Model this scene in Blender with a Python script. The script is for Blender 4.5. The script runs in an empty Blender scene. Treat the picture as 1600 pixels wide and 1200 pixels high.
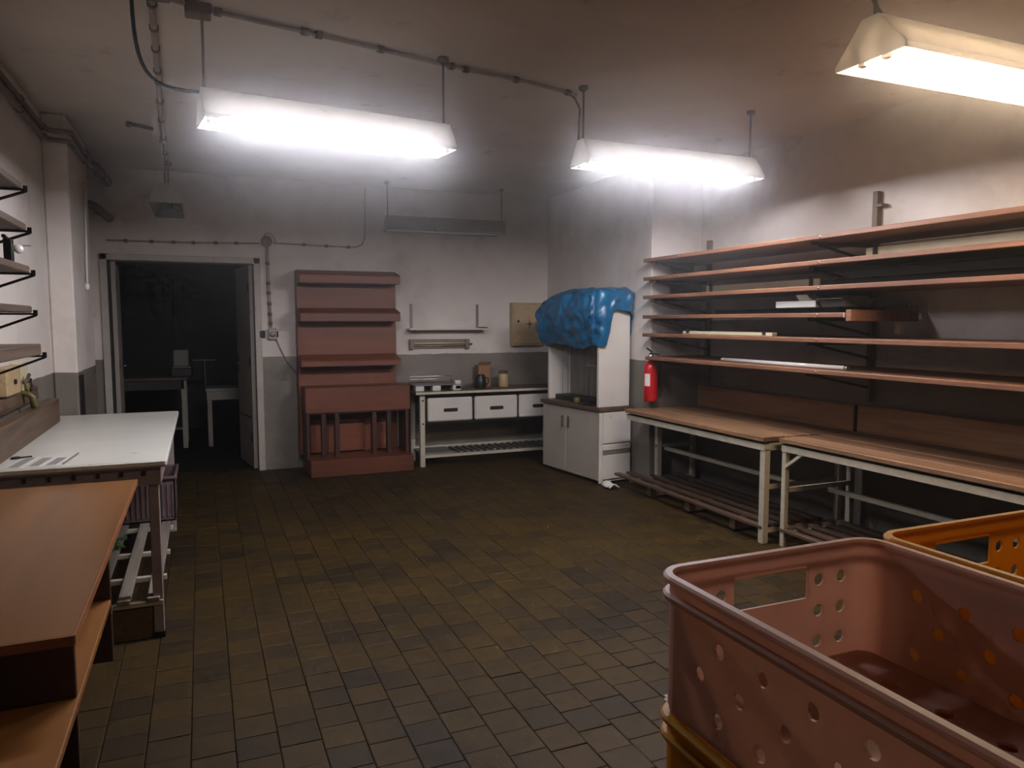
import bpy, bmesh, math, random
from mathutils import Vector, Matrix
from mathutils import noise as mnoise
random.seed(7)
R = math.radians
scene = bpy.context.scene
C = scene.collection

# ---------------------------------------------------------------- camera
cam_data = bpy.data.cameras.new('camera')
cam_data.sensor_width = 36.0
cam_data.lens = 1150.0 / 1600.0 * 36.0
cam_data.clip_start = 0.02
cam = bpy.data.objects.new('camera', cam_data)
C.objects.link(cam)
cam.location = (0.0, 0.0, 1.5)
cam.rotation_euler = (R(90.0 - 4.87), 0.0, R(-22.87))
scene.camera = cam

# ---------------------------------------------------------------- world and exposure
world = bpy.data.worlds.new('world')
scene.world = world
world.use_nodes = True
world.node_tree.nodes['Background'].inputs[0].default_value = (0.02, 0.022, 0.025, 1)
world.node_tree.nodes['Background'].inputs[1].default_value = 0.1
def lens_glow_haze(density, g):
    # thin scattering haze added to imitate lens glow round the lit lamps
    nt = world.node_tree
    vs = nt.nodes.new('ShaderNodeVolumeScatter')
    vs.inputs['Color'].default_value = (0.97, 0.97, 0.97, 1)
    vs.inputs['Density'].default_value = density
    vs.inputs['Anisotropy'].default_value = g
    nt.links.new(vs.outputs[0], nt.nodes['World Output'].inputs['Volume'])
scene.view_settings.view_transform = 'Standard'
scene.view_settings.look = 'None'
scene.view_settings.gamma = 1.0
scene.view_settings.use_curve_mapping = False
scene.view_settings.exposure = 0.0
scene.cycles.max_bounces = 6
scene.cycles.diffuse_bounces = 5
scene.cycles.adaptive_threshold = 0.04
scene.cycles.use_light_tree = False
scene.cycles.adaptive_min_samples = 12

COOL = (1.0, 0.99, 1.08)
WARM = (1.0, 0.76, 0.52)
LAMP_POWER = 184.0
WARM_POWER = 112.0
HAZE = 0.016

if HAZE > 0:
    lens_glow_haze(HAZE, 0.95)

# ---------------------------------------------------------------- materials
def s2l(c):
    return tuple((x / 12.92 if x <= 0.04045 else ((x + 0.055) / 1.055) ** 2.4) for x in c)

def rgb(r, g, b):
    return s2l((r / 255.0, g / 255.0, b / 255.0)) + (1.0,)

class NT:
    def __init__(self, name):
        self.m = bpy.data.materials.new(name)
        self.m.use_nodes = True
        self.t = self.m.node_tree
        self.b = self.t.nodes['Principled BSDF']
    def n(self, kind, **kw):
        x = self.t.nodes.new(kind)
        for k, v in kw.items():
            setattr(x, k, v)
        return x
    def l(self, a, b):
        self.t.links.new(a, b)
    def ramp(self, fac, stops):
        r = self.n('ShaderNodeValToRGB')
        el = r.color_ramp.elements
        while len(el) < len(stops):
            el.new(0.5)
        for e, (p, c) in zip(el, stops):
            e.position = p
            e.color = c if len(c) == 4 else tuple(c) + (1,)
        self.l(fac, r.inputs[0])
        return r.outputs[0]
    def noise(self, scale, detail=4, rough=0.55, stretch=None, coord='Position'):
        if coord == 'Position':
            g = self.n('ShaderNodeNewGeometry').outputs['Position']
        else:
            g = self.n('ShaderNodeTexCoord').outputs[coord]
        if stretch:
            mp = self.n('ShaderNodeMapping')
            mp.inputs['Scale'].default_value = stretch
            self.l(g, mp.inputs[0])
            g = mp.outputs[0]
        t = self.n('ShaderNodeTexNoise')
        t.inputs['Scale'].default_value = scale
        t.inputs['Detail'].default_value = detail
        t.inputs['Roughness'].default_value = rough
        self.l(g, t.inputs['Vector'])
        return t.outputs[0]
    def mix(self, fac, a, b, mode='MIX'):
        x = self.n('ShaderNodeMix', data_type='RGBA', blend_type=mode)
        for s, v in ((x.inputs[0], fac), (x.inputs[6], a), (x.inputs[7], b)):
            if hasattr(v, 'links') or hasattr(v, 'is_output'):
                self.l(v, s)
            else:
                s.default_value = v
        return x.outputs[2]
    def bump(self, h, strength=0.2, dist=0.01):
        b = self.n('ShaderNodeBump')
        b.inputs['Strength'].default_value = strength
        b.inputs['Distance'].default_value = dist
        self.l(h, b.inputs['Height'])
        self.l(b.outputs[0], self.b.inputs['Normal'])

def paint(name, c, var=0.18, scale=6.0, rough=0.55, metal=0.0, bump=0.0, stretch=None, dirt=None, coord='Position'):
    """painted / plain surface with a slight mottling; dirt = (colour, threshold)"""
    k = NT(name)
    nz = k.noise(scale, 5, 0.6, stretch, coord)
    lo = tuple(x * (1 - var) for x in c[:3]) + (1,)
    hi = tuple(min(1, x * (1 + var)) for x in c[:3]) + (1,)
    col = k.ramp(nz, [(0.3, lo), (0.7, hi)])
    if dirt:
        n2 = k.noise(scale * 2.7, 6, 0.65, stretch, coord)
        f = k.ramp(n2, [(dirt[1], (0, 0, 0)), (min(1, dirt[1] + 0.12), (1, 1, 1))])
        col = k.mix(f, col, dirt[0])
    k.l(col, k.b.inputs['Base Color'])
    k.b.inputs['Roughness'].default_value = rough
    k.b.inputs['Metallic'].default_value = metal
    if bump:
        k.bump(k.noise(scale * 8, 4, 0.6, stretch, coord), bump, 0.004)
    return k.m

def wood(name, c1, c2, axis='y', scale=14.0, rough=0.55, bump=0.15):
    k = NT(name)
    st = {'x': (0.06, 1, 1), 'y': (1, 0.06, 1), 'z': (1, 1, 0.06)}[axis]
    g = k.noise(scale * 2.2, 6, 0.62, st)
    big = k.noise(2.3, 3, 0.5, st)
    col = k.ramp(g, [(0.32, c1), (0.68, c2)])
    shade = k.ramp(big, [(0.3, (0.68, 0.66, 0.64)), (0.7, (1.12, 1.1, 1.08))])
    col = k.mix(1.0, col, shade, 'MULTIPLY')
    each = k.ramp(k.n('ShaderNodeObjectInfo').outputs['Random'], [(0.0, (0.82, 0.80, 0.78)), (1.0, (1.16, 1.15, 1.13))])
    col = k.mix(1.0, col, each, 'MULTIPLY')
    k.l(col, k.b.inputs['Base Color'])
    k.b.inputs['Roughness'].default_value = rough
    if bump:
        k.bump(g, bump, 0.003)
    return k.m

def wall_material():
    k = NT('wall_paint')
    geo = k.n('ShaderNodeNewGeometry')
    sep = k.n('ShaderNodeSeparateXYZ')
    k.l(geo.outputs['Position'], sep.inputs[0])
    wob = k.noise(7.0, 4)
    ad = k.n('ShaderNodeMath', operation='MULTIPLY_ADD')
    k.l(wob, ad.inputs[0]); ad.inputs[1].default_value = 0.025; ad.inputs[2].default_value = -0.0125
    zz = k.n('ShaderNodeMath', operation='ADD')
    k.l(sep.outputs[2], zz.inputs[0]); k.l(ad.outputs[0], zz.inputs[1])
    lt = k.n('ShaderNodeMath', operation='LESS_THAN')
    k.l(zz.outputs[0], lt.inputs[0]); lt.inputs[1].default_value = 1.145
    up = k.ramp(k.noise(1.7, 6, 0.62), [(0.28, rgb(190, 179, 170)), (0.5, rgb(212, 203, 195)), (0.75, rgb(222, 214, 207))])
    stain = k.ramp(k.noise(5.5, 7, 0.7), [(0.62, (0, 0, 0)), (0.8, (0.45, 0.45, 0.45))])
    up = k.mix(stain, up, rgb(140, 124, 108))
    lo = k.ramp(k.noise(2.4, 6, 0.6), [(0.3, rgb(108, 101, 93)), (0.7, rgb(130, 122, 112))])
    scuff = k.ramp(k.noise(16, 6, 0.7), [(0.6, (0, 0, 0)), (0.75, (0.5, 0.5, 0.5))])
    lo = k.mix(scuff, lo, rgb(82, 78, 72))
    col = k.mix(lt.outputs[0], up, lo)
    k.l(col, k.b.inputs['Base Color'])
    rr = k.n('ShaderNodeMapRange')
    k.l(lt.outputs[0], rr.inputs[0]); rr.inputs[3].default_value = 0.85; rr.inputs[4].default_value = 0.42
    k.l(rr.outputs[0], k.b.inputs['Roughness'])
    k.bump(k.noise(38, 5, 0.6), 0.25, 0.006)
    return k.m

def tile_material():
    k = NT('quarry_tile')
    geo = k.n('ShaderNodeNewGeometry')
    oi = k.n('ShaderNodeObjectInfo')
    a = k.n('ShaderNodeMath', operation='ADD')
    k.l(geo.outputs['Random Per Island'], a.inputs[0]); k.l(oi.outputs['Random'], a.inputs[1])
    fr = k.n('ShaderNodeMath', operation='FRACT'); k.l(a.outputs[0], fr.inputs[0])
    base = k.ramp(fr.outputs[0], [(0.0, rgb(33, 26, 17)), (0.16, rgb(40, 31, 18)), (0.3, rgb(53, 40, 15)), (0.6, rgb(63, 47, 14)),
                                  (0.85, rgb(58, 44, 18)), (1.0, rgb(46, 36, 20))])
    worn = k.ramp(k.noise(1.1, 5, 0.6), [(0.4, rgb(43, 33, 20)), (0.6, rgb(63, 47, 14))])
    col = k.mix(0.45, base, worn)
    blot = k.ramp(k.noise(13, 4, 0.55), [(0.55, (0, 0, 0)), (0.7, (0.55, 0.55, 0.55))])
    col = k.mix(blot, col, rgb(30, 24, 18))
    k.l(col, k.b.inputs['Base Color'])
    k.b.inputs['Roughness'].default_value = 0.6
    k.b.inputs['Specular IOR Level'].default_value = 0.2
    k.bump(k.noise(60, 4), 0.2, 0.003)
    return k.m

def emitter(name, c, s):
    k = NT(name)
    k.b.inputs['Base Color'].default_value = (0.8, 0.8, 0.8, 1)
    k.b.inputs['Emission Color'].default_value = tuple(c) + (1,)
    k.b.inputs['Emission Strength'].default_value = s
    return k.m

def thin_plastic(name, c, dirt, amount=0.5):
    m = paint(name, c, 0.06, 7, 0.42, dirt=(dirt, 0.66))
    t = m.node_tree
    b = t.nodes['Principled BSDF']
    tr = t.nodes.new('ShaderNodeBsdfTranslucent')
    t.links.new(b.inputs['Base Color'].links[0].from_socket, tr.inputs['Color'])
    mx = t.nodes.new('ShaderNodeMixShader')
    mx.inputs[0].default_value = amount
    t.links.new(b.outputs[0], mx.inputs[1]); t.links.new(tr.outputs[0], mx.inputs[2])
    t.links.new(mx.outputs[0], t.nodes['Material Output'].inputs['Surface'])
    return m

def plastic_bag():
    k = NT('blue_plastic_film')
    nz = k.noise(9, 5, 0.6)
    col = k.ramp(nz, [(0.3, rgb(6, 66, 104)), (0.7, rgb(18, 106, 150))])
    k.l(col, k.b.inputs['Base Color'])
    k.b.inputs['Roughness'].default_value = 0.28
    k.b.inputs['Specular IOR Level'].default_value = 0.6
    k.bump(k.noise(22, 5, 0.6, (1, 1, 0.5)), 0.5, 0.012)
    return k.m

M = dict(
    wall=wall_material(),
    ceiling=paint('ceiling_paint', rgb(206, 194, 182), 0.08, 1.6, 0.9, bump=0.15, dirt=(rgb(176, 162, 148), 0.62)),
    tile=tile_material(),
    grout=paint('grout', rgb(30, 25, 18), 0.2, 20, 0.9),
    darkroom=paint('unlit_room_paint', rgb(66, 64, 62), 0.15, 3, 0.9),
    cream_steel=paint('cream_painted_steel', rgb(186, 178, 160), 0.12, 12, 0.45, dirt=(rgb(110, 92, 72), 0.64)),
    mauve_steel=paint('mauve_grey_painted_steel', rgb(150, 134, 134), 0.14, 12, 0.5, dirt=(rgb(90, 76, 72), 0.62)),
    grey_steel=paint('grey_steel', rgb(120, 116, 110), 0.15, 14, 0.45, 0.3),
    dark_steel=paint('dark_steel', rgb(48, 44, 42), 0.2, 14, 0.5, 0.3),
    rust_conduit=paint('painted_conduit', rgb(158, 142, 128), 0.15, 16, 0.6, dirt=(rgb(120, 120, 92), 0.6)),
    bench_wood=wood('bench_pine', rgb(108, 81, 58), rgb(152, 117, 87)),
    bench_back=wood('bench_upstand_pine', rgb(132, 90, 56), rgb(172, 122, 80)),
    shelf_wood=wood('shelf_pine', rgb(104, 70, 52), rgb(148, 104, 76)),
    grey_wood=wood('weathered_shelf_wood', rgb(88, 74, 64), rgb(116, 100, 86)),
    dark_wood=wood('dark_beam_wood', rgb(74, 58, 46), rgb(110, 90, 72)),
    slat_wood=wood('slat_wood', rgb(74, 57, 46), rgb(106, 84, 68)),
    grey_slat=wood('grey_slat_wood', rgb(116, 110, 100), rgb(150, 142, 132)),
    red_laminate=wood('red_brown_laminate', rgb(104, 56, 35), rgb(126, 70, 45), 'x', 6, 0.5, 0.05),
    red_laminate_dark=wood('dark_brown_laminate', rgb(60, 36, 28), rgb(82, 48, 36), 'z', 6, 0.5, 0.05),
    orange_laminate=wood('orange_laminate', rgb(132, 88, 46), rgb(154, 106, 60), 'y', 4, 0.32, 0.02),
    orange_laminate_edge=paint('orange_laminate_edge', rgb(150, 96, 56), 0.15, 10, 0.5),
    brown_board=paint('dark_brown_board', rgb(74, 48, 34), 0.15, 6, 0.6),
    white_top=paint('white_worktop', rgb(214, 212, 202), 0.06, 3, 0.28, dirt=(rgb(180, 176, 162), 0.62)),
    white_enamel=paint('white_enamel', rgb(206, 200, 192), 0.06, 5, 0.35, dirt=(rgb(168, 158, 146), 0.66)),
    cream_enamel=paint('cream_enamel', rgb(172, 164, 152), 0.08, 5, 0.4, dirt=(rgb(140, 128, 110), 0.64)),
    strip_grey=paint('grey_strip', rgb(120, 114, 106), 0.1, 8, 0.5),
    black=paint('black_plastic', rgb(24, 23, 23), 0.2, 20, 0.4),
    black_tray=paint('blackened_tray_steel', rgb(14, 13, 13), 0.25, 14, 0.8),
    white_paper=paint('white_card', rgb(216, 212, 204), 0.04, 8, 0.7),
    print_grey=paint('grey_print', rgb(140, 138, 132), 0.08, 30, 0.7),
    pink_plastic=thin_plastic('pink_plastic', rgb(224, 188, 168), rgb(196, 150, 130)),
    yellow_plastic=thin_plastic('yellow_plastic', rgb(226, 168, 46), rgb(184, 128, 38)),
    mauve_plastic=paint('mauve_plastic', rgb(98, 80, 82), 0.12, 9, 0.5),
    blue_bag=plastic_bag(),
    red_paint=paint('red_enamel', rgb(176, 20, 28), 0.08, 6, 0.28),
    chrome=paint('bright_metal', rgb(190, 188, 184), 0.08, 20, 0.25, 0.9),
    beige_box=paint('beige_cabinet_paint', rgb(178, 154, 116), 0.1, 6, 0.5, dirt=(rgb(132, 106, 74), 0.6)),
    heater_brown=paint('heater_brown', rgb(128, 108, 94), 0.12, 12, 0.45, 0.2),
    cream_fitting=paint('cream_lamp_fitting', rgb(206, 196, 164), 0.08, 9, 0.45),
    white_tube=paint('unlit_lamp_glass', rgb(232, 230, 226), 0.03, 9, 0.18),
    reflector=thin_plastic('opal_reflector', rgb(214, 210, 204), rgb(180, 172, 160), 0.28),
    reflector_old=paint('grimy_reflector', rgb(140, 134, 124), 0.08, 6, 0.5, dirt=(rgb(104, 94, 82), 0.6)),
    cardboard=paint('cardboard', rgb(140, 102, 70), 0.1, 6, 0.8),
    olive=paint('olive_bottle', rgb(96, 88, 44), 0.2, 9, 0.35),
    green=paint('green_scrap', rgb(54, 92, 46), 0.25, 20, 0.7),
    door_paint=paint('door_paint', rgb(150, 142, 132), 0.1, 5, 0.5, dirt=(rgb(96, 86, 76), 0.64)),
    frame_paint=paint('frame_paint', rgb(176, 168, 156), 0.1, 7, 0.5, dirt=(rgb(96, 84, 72), 0.62)),
    pipe_brown=paint('brown_pipe_paint', rgb(112, 96, 82), 0.2, 12, 0.55),
    cool_tube=emitter('lit_cool_tube', COOL, LAMP_POWER),
    warm_tube=emitter('lit_warm_tube', WARM, WARM_POWER),
)

for _m, _v in (('black_tray', .08), ('dark_steel', .25), ('grout', .1)):
    M[_m].node_tree.nodes['Principled BSDF'].inputs['Specular IOR Level'].default_value = _v

# ---------------------------------------------------------------- mesh building
class MB:
    def __init__(self):
        self.v, self.f, self.s = [], [], []
    def add(self, vs, fs, smooth=False):
        o = len(self.v)
        self.v += [tuple(p) for p in vs]
        self.f += [tuple(i + o for i in q) for q in fs]
        self.s += [smooth] * len(fs)
        return self
    def box(self, x0, x1, y0, y1, z0, z1, bev=0.0, rz=0.0, mat=None):
        if bev <= 0:
            vs = [(x, y, z) for z in (z0, z1) for y in (y0, y1) for x in (x0, x1)]
            fs = [(0, 2, 3, 1), (4, 5, 7, 6), (0, 1, 5, 4), (2, 6, 7, 3), (0, 4, 6, 2), (1, 3, 7, 5)]
        else:
            b = min(bev, (x1 - x0) * .45, (y1 - y0) * .45, (z1 - z0) * .45)
            bm = bmesh.new()
            bmesh.ops.create_cube(bm, size=1.0)
            for q in bm.verts:
                q.co = Vector(((x0 + x1) / 2 + q.co.x * (x1 - x0), (y0 + y1) / 2 + q.co.y * (y1 - y0), (z0 + z1) / 2 + q.co.z * (z1 - z0)))
            bmesh.ops.bevel(bm, geom=list(bm.edges), offset=b, segments=1, affect='EDGES', profile=0.5)
            bm.verts.index_update()
            vs = [tuple(q.co) for q in bm.verts]
            fs = [tuple(l.index for l in q.verts) for q in bm.faces]
            bm.free()
        if mat is not None:
            vs = [tuple(mat @ Vector(p)) for p in vs]
        return self.add(vs, fs)
    def beam(self, a, b, w, h, up=(0, 0, 1)):
        """rectangular bar from a to b"""
        a, b = Vector(a), Vector(b)
        d = (b - a).normalized()
        u = Vector(up)
        if abs(d.dot(u)) > 0.98:
            u = Vector((0, 1, 0))
        s = d.cross(u).normalized(); t = s.cross(d).normalized()
        vs = []
        for p in (a, b):
            for i, j in ((-1, -1), (1, -1), (1, 1), (-1, 1)):
                vs.append(p + s * (i * w / 2) + t * (j * h / 2))
        fs = [(0, 1, 2, 3), (7, 6, 5, 4)] + [(i, i + 4, (i + 1) % 4 + 4, (i + 1) % 4) for i in range(4)]
        return self.add(vs, fs)
    def tube(self, pts, r, n=10, cap=True):
        pts = [Vector(p) for p in pts]
        rs = r if isinstance(r, (list, tuple)) else [r] * len(pts)
        vs, fs = [], []
        prev = None
        for i, p in enumerate(pts):
            d = (pts[min(i + 1, len(pts) - 1)] - pts[max(i - 1, 0)]).normalized()
            if prev is None:
                u = Vector((0, 0, 1)) if abs(d.z) < 0.9 else Vector((1, 0, 0))
            else:
                u = prev
            s = (u - d * u.dot(d)).normalized()
            prev = s
            t = d.cross(s)
            for k in range(n):
                a = 2 * math.pi * k / n
                vs.append(p + (s * math.cos(a) + t * math.sin(a)) * rs[i])
        for i in range(len(pts) - 1):
            for k in range(n):
                fs.append((i * n + k, i * n + (k + 1) % n, (i + 1) * n + (k + 1) % n, (i + 1) * n + k))
        self.add(vs, fs, True)
        if cap:
            o = len(self.v) - len(vs)
            self.f.append(tuple(o + k for k in reversed(range(n)))); self.s.append(False)
            self.f.append(tuple(o + (len(pts) - 1) * n + k for k in range(n))); self.s.append(False)
        return self
    def lathe(self, prof, n=24, at=(0, 0, 0)):
        vs, fs = [], []
        for r, z in prof:
            for k in range(n):
                a = 2 * math.pi * k / n
                vs.append((at[0] + r * math.cos(a), at[1] + r * math.sin(a), at[2] + z))
        for i in range(len(prof) - 1):
            for k in range(n):
                fs.append((i * n + k, i * n + (k + 1) % n, (i + 1) * n + (k + 1) % n, (i + 1) * n + k))
        fs.append(tuple(reversed(range(n))))
        fs.append(tuple((len(prof) - 1) * n + k for k in range(n)))
        return self.add(vs, fs, True)
    def prism(self, poly, a0, a1, axis='x'):
        """poly: 2D points; extruded along axis. x: (y,z)  y: (x,z)  z: (x,y)"""
        def put(p, a):
            return {'x': (a, p[0], p[1]), 'y': (p[0], a, p[1]), 'z': (p[0], p[1], a)}[axis]
        n = len(poly)
        vs = [put(p, a0) for p in poly] + [put(p, a1) for p in poly]
        fs = [tuple(reversed(range(n))), tuple(range(n, 2 * n))] + [(i, (i + 1) % n, (i + 1) % n + n, i + n) for i in range(n)]
        return self.add(vs, fs)
    def perf(self, o, s, t, nrm, cells, th):
        """thick panel out of cells (s0, s1, t0, t1, kind): kind None solid, number = round hole radius, 'open'"""
        o, s, t, nrm = Vector(o), Vector(s), Vector(t), Vector(nrm)
        def P(a, b, d):
            return o + s * a + t * b + nrm * d
        for s0, s1, t0, t1, kind in cells:
            if kind == 'open':
                c = [(s0, t0), (s1, t0), (s1, t1), (s0, t1)]
                vs = [P(a, b, 0) for a, b in c] + [P(a, b, th) for a, b in c]
                self.add(vs, [(i, i + 4, (i + 1) % 4 + 4, (i + 1) % 4) for i in range(4)])
            elif kind is None:
                c = [(s0, t0), (s1, t0), (s1, t1), (s0, t1)]
                vs = [P(a, b, 0) for a, b in c] + [P(a, b, th) for a, b in c]
                self.add(vs, [(3, 2, 1, 0), (4, 5, 6, 7)])
            else:
                n = 12
                cs, ct = (s0 + s1) / 2, (t0 + t1) / 2
                hs, ht = (s1 - s0) / 2, (t1 - t0) / 2
                ring, sq = [], []
                for k in range(n):
                    a = math.pi / 4 + 2 * math.pi * k / n
                    ca, sa = math.cos(a), math.sin(a)
                    ring.append((cs + kind * ca, ct + kind * sa))
                    m = max(abs(ca), abs(sa))
                    sq.append((cs + hs * ca / m, ct + ht * sa / m))
                vs = [P(a, b, 0) for a, b in sq] + [P(a, b, 0) for a, b in ring] + [P(a, b, th) for a, b in sq] + [P(a, b, th) for a, b in ring]
                fs = []
                for k in range(n):
                    j = (k + 1) % n
                    fs.append((n + k, n + j, j, k))
                    fs.append((2 * n + k, 2 * n + j, 3 * n + j, 3 * n + k))
                    fs.append((n + k, 3 * n + k, 3 * n + j, n + j))
                self.add(vs, fs)
        return self
    def build(self, name, mat, parent=None, origin=None):
        o = Vector(origin) if origin is not None else (Vector(parent['_o']) if parent is not None and '_o' in parent else Vector((0, 0, 0)))
        me = bpy.data.meshes.new(name)
        me.from_pydata([(p[0] - o.x, p[1] - o.y, p[2] - o.z) for p in self.v], [], self.f)
        me.polygons.foreach_set('use_smooth', self.s)
        me.materials.append(mat if not isinstance(mat, str) else M[mat])
        me.update()
        ob = bpy.data.objects.new(name, me)
        C.objects.link(ob)
        if parent is not None:
            ob.parent = parent
            if '_o' in parent:
                ob['_o'] = tuple(parent['_o'])
        elif origin is not None:
            ob.location = o
            ob['_o'] = tuple(o)
        return ob

def tag(o, label, cat, group=None):
    o['label'] = label
    o['category'] = cat
    if group:
        o['group'] = group
    return o

def struct(o):
    o['kind'] = 'structure'
    return o

def thing(name, label, cat, loc=(0, 0, 0), group=None):
    """Empty at the thing's base; its parts are given in world coordinates"""
    o = bpy.data.objects.new(name, None)
    o.empty_display_size = 0.1
    C.objects.link(o)
    o.location = loc
    o['_o'] = tuple(loc)
    return tag(o, label, cat, group)

def copy_tree(o, loc, label=None, parent=None):
    c = o.copy()
    C.objects.link(c)
    if parent is None:
        c.location = loc
    else:
        c.parent = parent
    if label:
        c['label'] = label
    for ch in list(o.children):
        copy_tree(ch, None, None, c)
    return c

def recolour(root, old, new):
    for ch in root.children_recursive:
        if ch.type == 'MESH' and ch.data.materials and ch.data.materials[0] == M[old]:
            key = ch.data.name + '|' + new
            if key not in RECOL:
                d = ch.data.copy()
                d.materials[0] = M[new]
                RECOL[key] = d
            ch.data = RECOL[key]
RECOL = {}

# ---------------------------------------------------------------- room shell
XL, XR, YB, YN, ZC = -0.95, 4.25, 7.745, -1.6, 2.9
DX0, DX1, DZ = -0.785, 0.51, 2.075         # doorway
YR = 11.2                                  # far end of the dark room

floor = struct(MB().box(XL - .3, XR + .3, YN - .3, YR + .3, -0.2, -0.006).build('floor', 'grout'))
struct(MB().box(XL - .3, XR + .3, YN - .3, YR + .3, ZC, ZC + .2).build('ceiling', 'ceiling'))
wb = MB()
wb.box(XL - .3, DX0, YB, YB + .22, -.006, ZC)
wb.box(DX0, DX1, YB, YB + .22, DZ, ZC)
wb.box(DX1, XR + .3, YB, YB + .22, -.006, ZC)
struct(wb.build('wall_back', 'wall'))
struct(MB().box(XL - .3, XL, YN - .3, YB, -.006, ZC).build('wall_left', 'wall'))
struct(MB().box(XR, XR + .3, YN - .3, YB, -.006, ZC).build('wall_right', 'wall'))
struct(MB().box(XL, XR, YN - .3, YN, -.006, ZC).build('wall_near', 'wall'))
struct(MB().box(XL, -0.80, 5.90, 6.86, -.006, ZC, 0.012).build('wall_left_pier', 'wall'))
struct(MB().box(3.71, XR, 5.60, YB, -.006, ZC, 0.008).build('wall_right_pier', 'wall'))
# unlit room behind the doorway
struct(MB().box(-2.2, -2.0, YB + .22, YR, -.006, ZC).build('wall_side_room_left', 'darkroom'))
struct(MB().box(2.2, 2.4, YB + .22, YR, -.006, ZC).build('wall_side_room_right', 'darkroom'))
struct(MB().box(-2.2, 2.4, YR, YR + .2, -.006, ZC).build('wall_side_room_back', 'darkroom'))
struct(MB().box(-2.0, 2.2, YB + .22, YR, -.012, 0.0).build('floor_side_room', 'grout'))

# floor tiles: columns along Y, staggered from column to column
T = 0.145
def tile_mesh(name, places, w=T - 0.003, h=T - 0.003):
    mb = MB()
    for (x, y, z) in places:
        c = 0.003
        a, b = w / 2, h / 2
        vs = [(x - a, y - b, -.006), (x + a, y - b, -.006), (x + a, y + b, -.006), (x - a, y + b, -.006),
              (x - a, y - b, z - .0015), (x + a, y - b, z - .0015), (x + a, y + b, z - .0015), (x - a, y + b, z - .0015),
              (x - a + c, y - b + c, z), (x + a - c, y - b + c, z), (x + a - c, y + b - c, z), (x - a + c, y + b - c, z)]
        fs = [(0, 1, 5, 4), (1, 2, 6, 5), (2, 3, 7, 6), (3, 0, 4, 7),
              (4, 5, 9, 8), (5, 6, 10, 9), (6, 7, 11, 10), (7, 4, 8, 11), (8, 9, 10, 11)]
        mb.add(vs, fs)
    return mb

def shows(x, y):
    """seen by the photograph's camera and not behind the near units"""
    yaw, pit = R(22.87), R(4.87)
    dx, dy, dz = x, y, -1.5
    rt = dx * math.cos(yaw) - dy * math.sin(yaw)
    fw = dx * math.sin(yaw) + dy * math.cos(yaw)
    dep = fw * math.cos(pit) - dz * math.sin(pit)
    upv = fw * math.sin(pit) + dz * math.cos(pit)
    if dep < .3:
        return False
    u, v = 800 + 1150 * rt / dep, 600 - 1150 * upv / dep
    if not (-10 < u < 1610 and v < 1215):
        return False
    if u > 1010 and v > 860:
        return False
    if x < -0.2 or x > 3.75 or (u < 160 and v > 900):
        return False
    return True

tiles = []
ci = 0
x = XL + T / 2
while x < XR - T * .3:
    off = (0.0, 0.5, 0.28, 0.78)[ci % 4] * T
    y = YN + off - T / 2
    while y < YB + .1:
        if y > YN:
            tiles.append((x, y, random.uniform(-0.0012, 0.0006)))
        y += T
    x += T
    ci += 1
vis = sorted([t for t in tiles if shows(t[0], t[1])], key=lambda t: t[0] ** 2 + t[1] ** 2)[:300]
visset = set(vis)
proto_tile = tile_mesh('tile', [(0, 0, 0)]).build('tile', 'tile', floor)
for i, t in enumerate(vis):
    ob = proto_tile if i == 0 else proto_tile.copy()
    if i:
        C.objects.link(ob)
        ob.parent = floor
    ob.location = t
    ob.rotation_euler = (random.uniform(-.006, .006), random.uniform(-.006, .006), random.uniform(-.008, .008))
rest = tile_mesh('tile_field', [t for t in tiles if t not in visset]).build('tile_field', 'tile', floor)
rest['kind'] = 'stuff'

# door frame and two open leaves
fr = MB()
for x0, x1 in ((DX0 - .05, DX0 + .012), (DX1 - .012, DX1 + .05)):
    fr.box(x0, x1, YB - .025, YB + .23, 0, DZ + .045, .004)
fr.box(DX0 - .05, DX1 + .05, YB - .025, YB + .23, DZ - .012, DZ + .045, .004)
struct(fr.build('trim_1', 'frame_paint'))

def door_leaf(name, hinge, ang, length, sgn):
    """leaf swung into the dark room; ang measured from +Y"""
    o = (hinge[0], hinge[1], 0)
    mt = Matrix.Translation(Vector(o)) @ Matrix.Rotation(ang, 4, 'Z')
    lf = struct(MB().box(-.02, .02, 0, length, .012, DZ - .02, .004, mat=mt).build(name, 'door_paint', origin=o))
    for z in (.28, 1.05, 1.8):
        MB().box(sgn * .02 - .006, sgn * .02 + .006, .012, .07, z, z + .09, .002, mat=mt).build('hinge', 'dark_steel', lf)
    MB().box(sgn * .02 - .004, sgn * .02 + .004, length - .075, length - .03, .95, 1.17, .002, mat=mt).build('lock_plate', 'dark_steel', lf)
    MB().beam(tuple(mt @ Vector((sgn * .045, length - .05, 1.06))), tuple(mt @ Vector((sgn * .045, length - .17, 1.06))), .014, .014).build('door_handle', 'chrome', lf)
    MB().box(sgn * .02 - .003, sgn * .02 + .003, .05, length - .05, .52, .535, mat=mt).build('kick_strip', 'dark_steel', lf)
    return lf
door_leaf('door_1', (DX0 + .05, YB + .05), R(2.0), .62, 1)
door_leaf('door_2', (DX1 - .035, YB + .05), R(9.0), .64, -1)

# added dark strip standing in for the shade between left jamb and leaf
struct(MB().box(DX0 + .012, DX0 + .026, YB - .028, YB + .045, 0, DZ - .012, .002).build('shade_strip', 'dark_steel'))
# dark corner strip on the pier beside the doorway
struct(MB().box(-0.80, -0.792, 5.93, 6.12, 0, 1.12, .002).build('trim_2', 'dark_steel'))

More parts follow.
